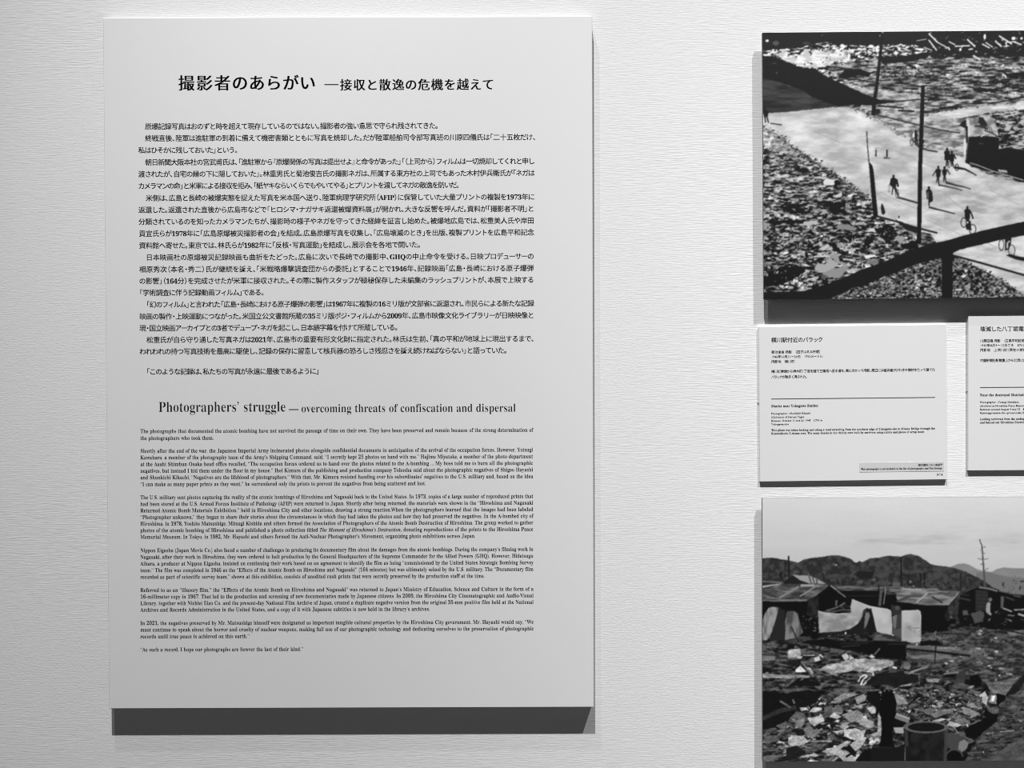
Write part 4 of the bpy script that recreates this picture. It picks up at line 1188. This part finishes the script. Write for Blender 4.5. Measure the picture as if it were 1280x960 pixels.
    for P, v in [([(1009, 897), (1024, 895), (1025, 892), (1028, 894), (1031, 901), (1024, 904), (1018, 908), (1014, 905)], 158), ([(999, 884), (1008, 884), (1011, 887), (1003, 888)], 165), ([(1012, 889), (1017, 883.5), (1028, 884.5), (1027, 887), (1018, 890)], 162),
                 ([(994, 902), (1006, 896), (1005, 906), (994, 909)], 100), ([(1004, 911), (1013, 906), (1016, 911), (1026, 912), (1022, 918), (1015, 923.5), (1008, 919)], 102), ([(985, 922), (990, 919), (1004, 920), (1010, 925), (1005, 931), (987, 933)], 152),
                 ([(1032, 944), (1052, 934), (1052, 940), (1040, 945)], 128), ([(1032, 936), (1045, 933), (1058, 926), (1062, 928), (1050, 937), (1035, 943)], 142), ([(1043, 943), (1050, 938), (1060, 939), (1070, 948), (1072, 952), (1055, 952), (1050, 946)], 138),
                 ([(1055, 912), (1070, 910), (1078, 914), (1072, 920), (1064, 924), (1056, 920)], 160), ([(1060, 918), (1083, 912), (1080, 920), (1068, 926)], 145), ([(1061, 932), (1078, 920), (1084, 922), (1076, 935), (1068, 940)], 152),
                 ([(1060, 946), (1072, 940), (1078, 946), (1072, 952), (1060, 952)], 158), ([(1069, 900), (1082, 898), (1092, 902), (1094, 908), (1086, 910), (1078, 907)], 138), ([(1056, 896), (1060, 890), (1072, 887), (1080, 893), (1078, 899), (1064, 903)], 112),
                 ([(1068, 871), (1081, 867), (1083, 875), (1072, 880)], 120), ([(1041, 874), (1055, 866), (1075, 867), (1056, 874), (1046, 877)], 112), ([(1037, 896), (1042, 890), (1052, 896), (1046, 898)], 172), ([(1053, 904), (1058, 902), (1062, 908), (1056, 912), (1050, 909)], 140),
                 ([(1083, 884), (1094, 882), (1095, 891), (1090, 892)], 152), ([(1098, 891), (1102, 897), (1102, 920), (1088, 919), (1097, 914)], 148), ([(1089, 918), (1102, 914), (1102, 920)], 150), ([(1010, 945), (1018, 941), (1024, 945), (1018, 946)], 132),
                 ([(996, 946), (1012, 943), (1018, 942), (1008, 947)], 150), ([(1008, 952), (1013, 949), (1023, 951), (1022, 953)], 165), ([(1038, 888), (1048, 880), (1053, 884), (1054, 892)], 92), ([(1030, 884), (1041, 881), (1040, 892), (1031, 893)], 72),
                 ([(1117, 867), (1127, 868), (1136, 879), (1122, 881)], 112), ([(953, 946), (966, 943), (980, 945), (962, 952), (953, 952)], 82), ([(955, 920), (970, 919), (975, 925), (958, 930)], 75),
                 ([(1203, 886), (1207, 884), (1225, 891), (1220, 896), (1205, 892)], 108), ([(1208, 881), (1216, 878), (1223, 884), (1214, 885)], 112), ([(1228, 866), (1232, 864), (1236, 872), (1233, 881), (1228, 876)], 152), ([(1236, 878), (1239, 869), (1248, 868), (1246, 880)], 112),
                 ([(1234, 885), (1247, 883), (1252, 889), (1243, 893)], 70), ([(1213, 905), (1226, 899), (1225, 906), (1219, 910)], 88), ([(1192, 900), (1206, 896), (1212, 902), (1200, 905)], 95), ([(1162, 893), (1178, 886), (1195, 886), (1184, 892), (1170, 897)], 98),
                 ([(1152, 888), (1163, 884), (1170, 888), (1162, 894)], 85), ([(1172, 877), (1178, 876), (1179, 882), (1174, 884)], 120), ([(1165, 901), (1178, 897), (1184, 899), (1172, 903)], 145), ([(1184, 907), (1188, 901), (1205, 906), (1195, 909)], 158)]:
        c.poly(P, v, .35)
    c.poly([(1240.5, 869.5), (1245, 869), (1243, 876.5), (1239.5, 876)], 228); c.ell(1014.5, 926, 2, 1.8, 20); c.ell(1024, 908, 4, 3.2, 16, -.5); c.line([(1010, 926.3), (1040, 926)], 1.6, 120); c.line([(1003, 932), (1014, 935.5)], 1.6, 120)
    c.poly([(983, 935), (995, 932), (1006, 938), (1008, 942), (990, 950), (983, 948)], 24, .3); c.ell(1047, 901, 3, 2, 110); c.ell(1047, 901, 1.8, 1.1, 180)
    c.line([(1058, 946), (1064, 942), (1070, 945)], 2.4, 14); c.poly([(1055, 936), (1062, 930), (1072, 942), (1068, 944)], 16)
    c.poly([(1070, 950), (1080, 938), (1088, 936), (1100, 938), (1100, 955), (1072, 955)], 14, .3)
    c.line([(1209, 905), (1213, 912)], 1.8, 190); c.line([(1192, 907), (1198, 916)], 1.2, 150); c.ell(1212, 912.5, 1.8, 2.4, 150)
    fg = c.full([(952, 800), (1060, 812), (1230, 855), (1262, 872), (1210, 955), (952, 955)])
    c.grade(fg, .98, 1.38, 7, 4, 231, .3)
    # pipe, box, pump, jar
    c.line([(1120, 894), (1137, 901)], 7, 118); c.line([(1121, 892), (1137, 898)], 2.2, 160); c.ell(1140, 900.5, 3, 2.6, 15); c.poly([(1116, 897), (1134, 903), (1128, 909), (1117, 909)], 12)
    c.poly([(1117, 909), (1129.5, 909), (1130, 917), (1120, 916)], 160)
    c.poly([(1084, 864), (1100, 863), (1102, 880), (1098, 893), (1093, 899), (1096, 885), (1088, 879), (1084, 872)], 14, .4)
    c.poly([(1103, 864), (1108, 862), (1116, 862), (1118, 868), (1121, 878), (1120, 890), (1117.5, 905), (1116, 920), (1117.5, 931), (1120, 936), (1097, 936), (1101, 928), (1102.5, 910), (1101.5, 897), (1099, 888), (1100, 874)], 9, .2)
    c.ell(1106, 863, 1, 2, 85); c.ell(1111.5, 863, .9, 1.6, 60); c.ell(1100.6, 865, 1.8, 1.2, 150); c.ell(1118, 865, 2.2, 1.2, 150); c.ell(1100.8, 874, .9, .9, 70)
    c.poly([(1090, 935), (1100, 933), (1122, 934), (1131, 930), (1131, 955), (1088, 955)], 20); c.line([(1095, 934), (1116, 934)], .9, 38); c.shards([(1120, 915), (1129, 915), (1129, 930), (1121, 930)], 8, (2, 5), (.3, .6), [30, 90, 60], .2, .2)
    c.poly([(1130.5, 909), (1186, 909), (1184, 935), (1183, 955), (1132, 955), (1131, 935)], 0, 0, tex=streaks(c, 18, 34, 8, 10, 1.6, 63, 3))
    c.poly([(1131, 912), (1135, 914), (1136, 932), (1132, 934)], 52); c.poly([(1181, 914), (1186, 910), (1184, 955), (1180.5, 955)], 58)
    c.line([(1132, 934), (1131.6, 952)], 1.2, 92)
    c.ell(1158.3, 908.8, 28, 7.6, 92); c.ell(1158.3, 908.6, 23, 5.6, 17)
    c.poly([(1184, 916), (1200, 918), (1206, 923), (1200, 935), (1190, 938), (1185, 934)], 66, .6)
    c.poly([(1200, 927), (1206, 924), (1211.5, 929), (1209, 936), (1203, 940), (1198, 936)], 122, .2); c.ell(1194, 945.5, 11, 10, 68); c.ell(1193.5, 946.5, 9.6, 8.6, 8)
    c.poly([(1184, 952), (1200, 948), (1207, 944), (1206, 955), (1184, 955)], 12)
    c.poly([(1206, 912), (1215, 906), (1232, 898), (1246, 893), (1252, 897), (1244, 904), (1232, 913), (1220, 925), (1208, 921)], 10, .5)
    c.poly([(1232, 885), (1240, 892), (1254, 891), (1252, 901), (1240, 900), (1230, 894)], 12, .4); c.poly([(1246, 866), (1256, 868), (1262, 886), (1252, 890), (1246, 880)], 12, .5)
    c.poly([(1212, 930), (1222, 926), (1214, 945), (1206, 952), (1208, 940)], 14, .4)
    # trodden ground, lower right
    m = c.full([(1250, 880), (1262, 868), (1270, 866), (1290, 866), (1290, 955), (1205, 955), (1215, 935), (1230, 915), (1248, 900)], 1)
    A[m] = streaks(c, 42, 84, 10, 2.6, 1.7, 64, 3)[m]
    c.shards([(1250, 882), (1285, 868), (1285, 930), (1240, 945), (1212, 952), (1220, 928), (1236, 910)], 170, (2, 9), (.15, .4), [50, 68, 88, 105, 28, 22], .2, .4)
    c.poly([(1248, 942), (1262, 930), (1285, 922), (1285, 955), (1225, 955)], 0, .6, tex=streaks(c, 66, 84, 12, 4, 1.3, 65, 3))
    c.line([(1250, 914.5), (1269, 913.3)], 1.4, 130); c.line([(1222, 928), (1237, 925.5)], 1.8, 95); c.line([(1210, 941), (1229, 940)], 2, 82); c.ell(1230, 940, 1.2, 1.4, 165); c.line([(1234, 917), (1243, 915.5)], 2.4, 118)
    c.poly([(1250, 901), (1254, 894), (1258, 896), (1254, 900)], 112); c.ell(1275.5, 900, 1.6, 1.2, 125); c.ell(1268, 883, 4, 2.4, 96); c.poly([(1245, 862), (1262, 860), (1258, 869), (1250, 867)], 112)
    c.poly([(1272, 872), (1282, 862), (1282, 870)], 100)
    c.grade(c.full([(1130, 782), (right, 782), (right, 955), (1215, 955), (1262, 872), (1230, 850)]), .8, 1.12, 8, 3, 241, .35)
    c.soften(c.full([(952, 690), (right, 690), (right, 860), (952, 860)]), 1)
    c.a = np.clip(c.a + (c.r.rand(c.H, c.W) - .5) * 8, 7, 240).astype(np.float32)
    c.blur(1)
    return c


def print_material(name):
    m = material(name, 0.5, 0.5, 0.25)
    a = N(m, 'ShaderNodeAttribute')
    a.attribute_name = 'silver_tone'
    m.node_tree.links.new(a.outputs['Color'], m.node_tree.nodes['Principled BSDF'].inputs['Base Color'])
    return m


def photo_board(label, tl, tr, bl, t, W, canvas, white, mat):
    """a thin board held off the wall by a smaller frame, with the photographic print on its face"""
    b = Board('mounted_photograph', tl, tr, bl, t)
    tag(b.o, label, 'photograph')
    h = b.h
    w0 = -b.w / 2
    w1 = w0 + b.w
    box('board', w0, w1, -t, -t + 0.003, 0, h, M_DARKEDGE, b.o)
    # backing frame: four rails
    r, i = 0.02, 0.06
    for (xa, xb, za, zb) in ((w0 + i, w1 - i, i, i + r), (w0 + i, w1 - i, h - i - r, h - i), (w0 + i, w0 + i + r, i + r, h - i - r), (w1 - i - r, w1 - i, i + r, h - i - r)):
        box('backing_rail', xa, xb, -t + 0.003, 0, za, zb, M_EDGE, b.o)
    # the print: a flat fine grid
    nx, ny = int(W / 0.8), int(333 / 0.8)
    U, V = np.meshgrid(np.linspace(0, 1, nx + 1), np.linspace(0, 1, ny + 1))
    X = tl[0] + U * W + V * (bl[0] - tl[0])
    Y = tl[1] + U * (tr[1] - tl[1]) + V * (bl[1] - tl[1])
    g = canvas.sample(X, Y).astype(np.float64) / 255.0
    lin = np.where(g <= 0.04045, g / 12.92, ((g + 0.055) / 1.055) ** 2.4) / white
    lin = np.clip(lin, 0.0, 0.93).astype(np.float32)
    co = np.column_stack([(w0 + U * b.w).ravel(), np.full(U.size, -t - 0.0002), (h * (1 - V)).ravel()]).astype(np.float32)
    idx = np.arange((nx + 1) * (ny + 1), dtype=np.int32).reshape(ny + 1, nx + 1)
    q = np.stack([idx[1:, :-1], idx[1:, 1:], idx[:-1, 1:], idx[:-1, :-1]], axis=-1).reshape(-1, 4)
    me = bpy.data.meshes.new('print')
    me.vertices.add(len(co))
    me.vertices.foreach_set('co', co.ravel())
    me.loops.add(q.size)
    me.loops.foreach_set('vertex_index', q.ravel())
    me.polygons.add(len(q))
    me.polygons.foreach_set('loop_start', np.arange(0, q.size, 4, dtype=np.int32))
    me.update(calc_edges=True)
    ca = me.color_attributes.new('silver_tone', 'FLOAT_COLOR', 'POINT')
    rgba = np.ones((len(co), 4), np.float32)
    rgba[:, :3] = lin.ravel()[:, None]
    ca.data.foreach_set('color', rgba.ravel())
    me.materials.append(mat)
    o = bpy.data.objects.new('print', me)
    COL.objects.link(o)
    o.parent = b.o
    return b


M_PRINT = print_material('silver_print')
photo_board('black and white photograph of cyclists and walkers on a sunlit road through ruins', (953.3, 41.0), (1450.0, 36.8), (954.8, 374.5), 0.0103, 496.7,
            paint_street(), 1.05, M_PRINT)
photo_board('black and white photograph of washing and shacks amid rubble below wooded hills', (952.8, 622.8), (1449.0, 620.6), (953.4, 952.0), 0.0083, 496.2,
            paint_shacks(), 0.92, M_PRINT)
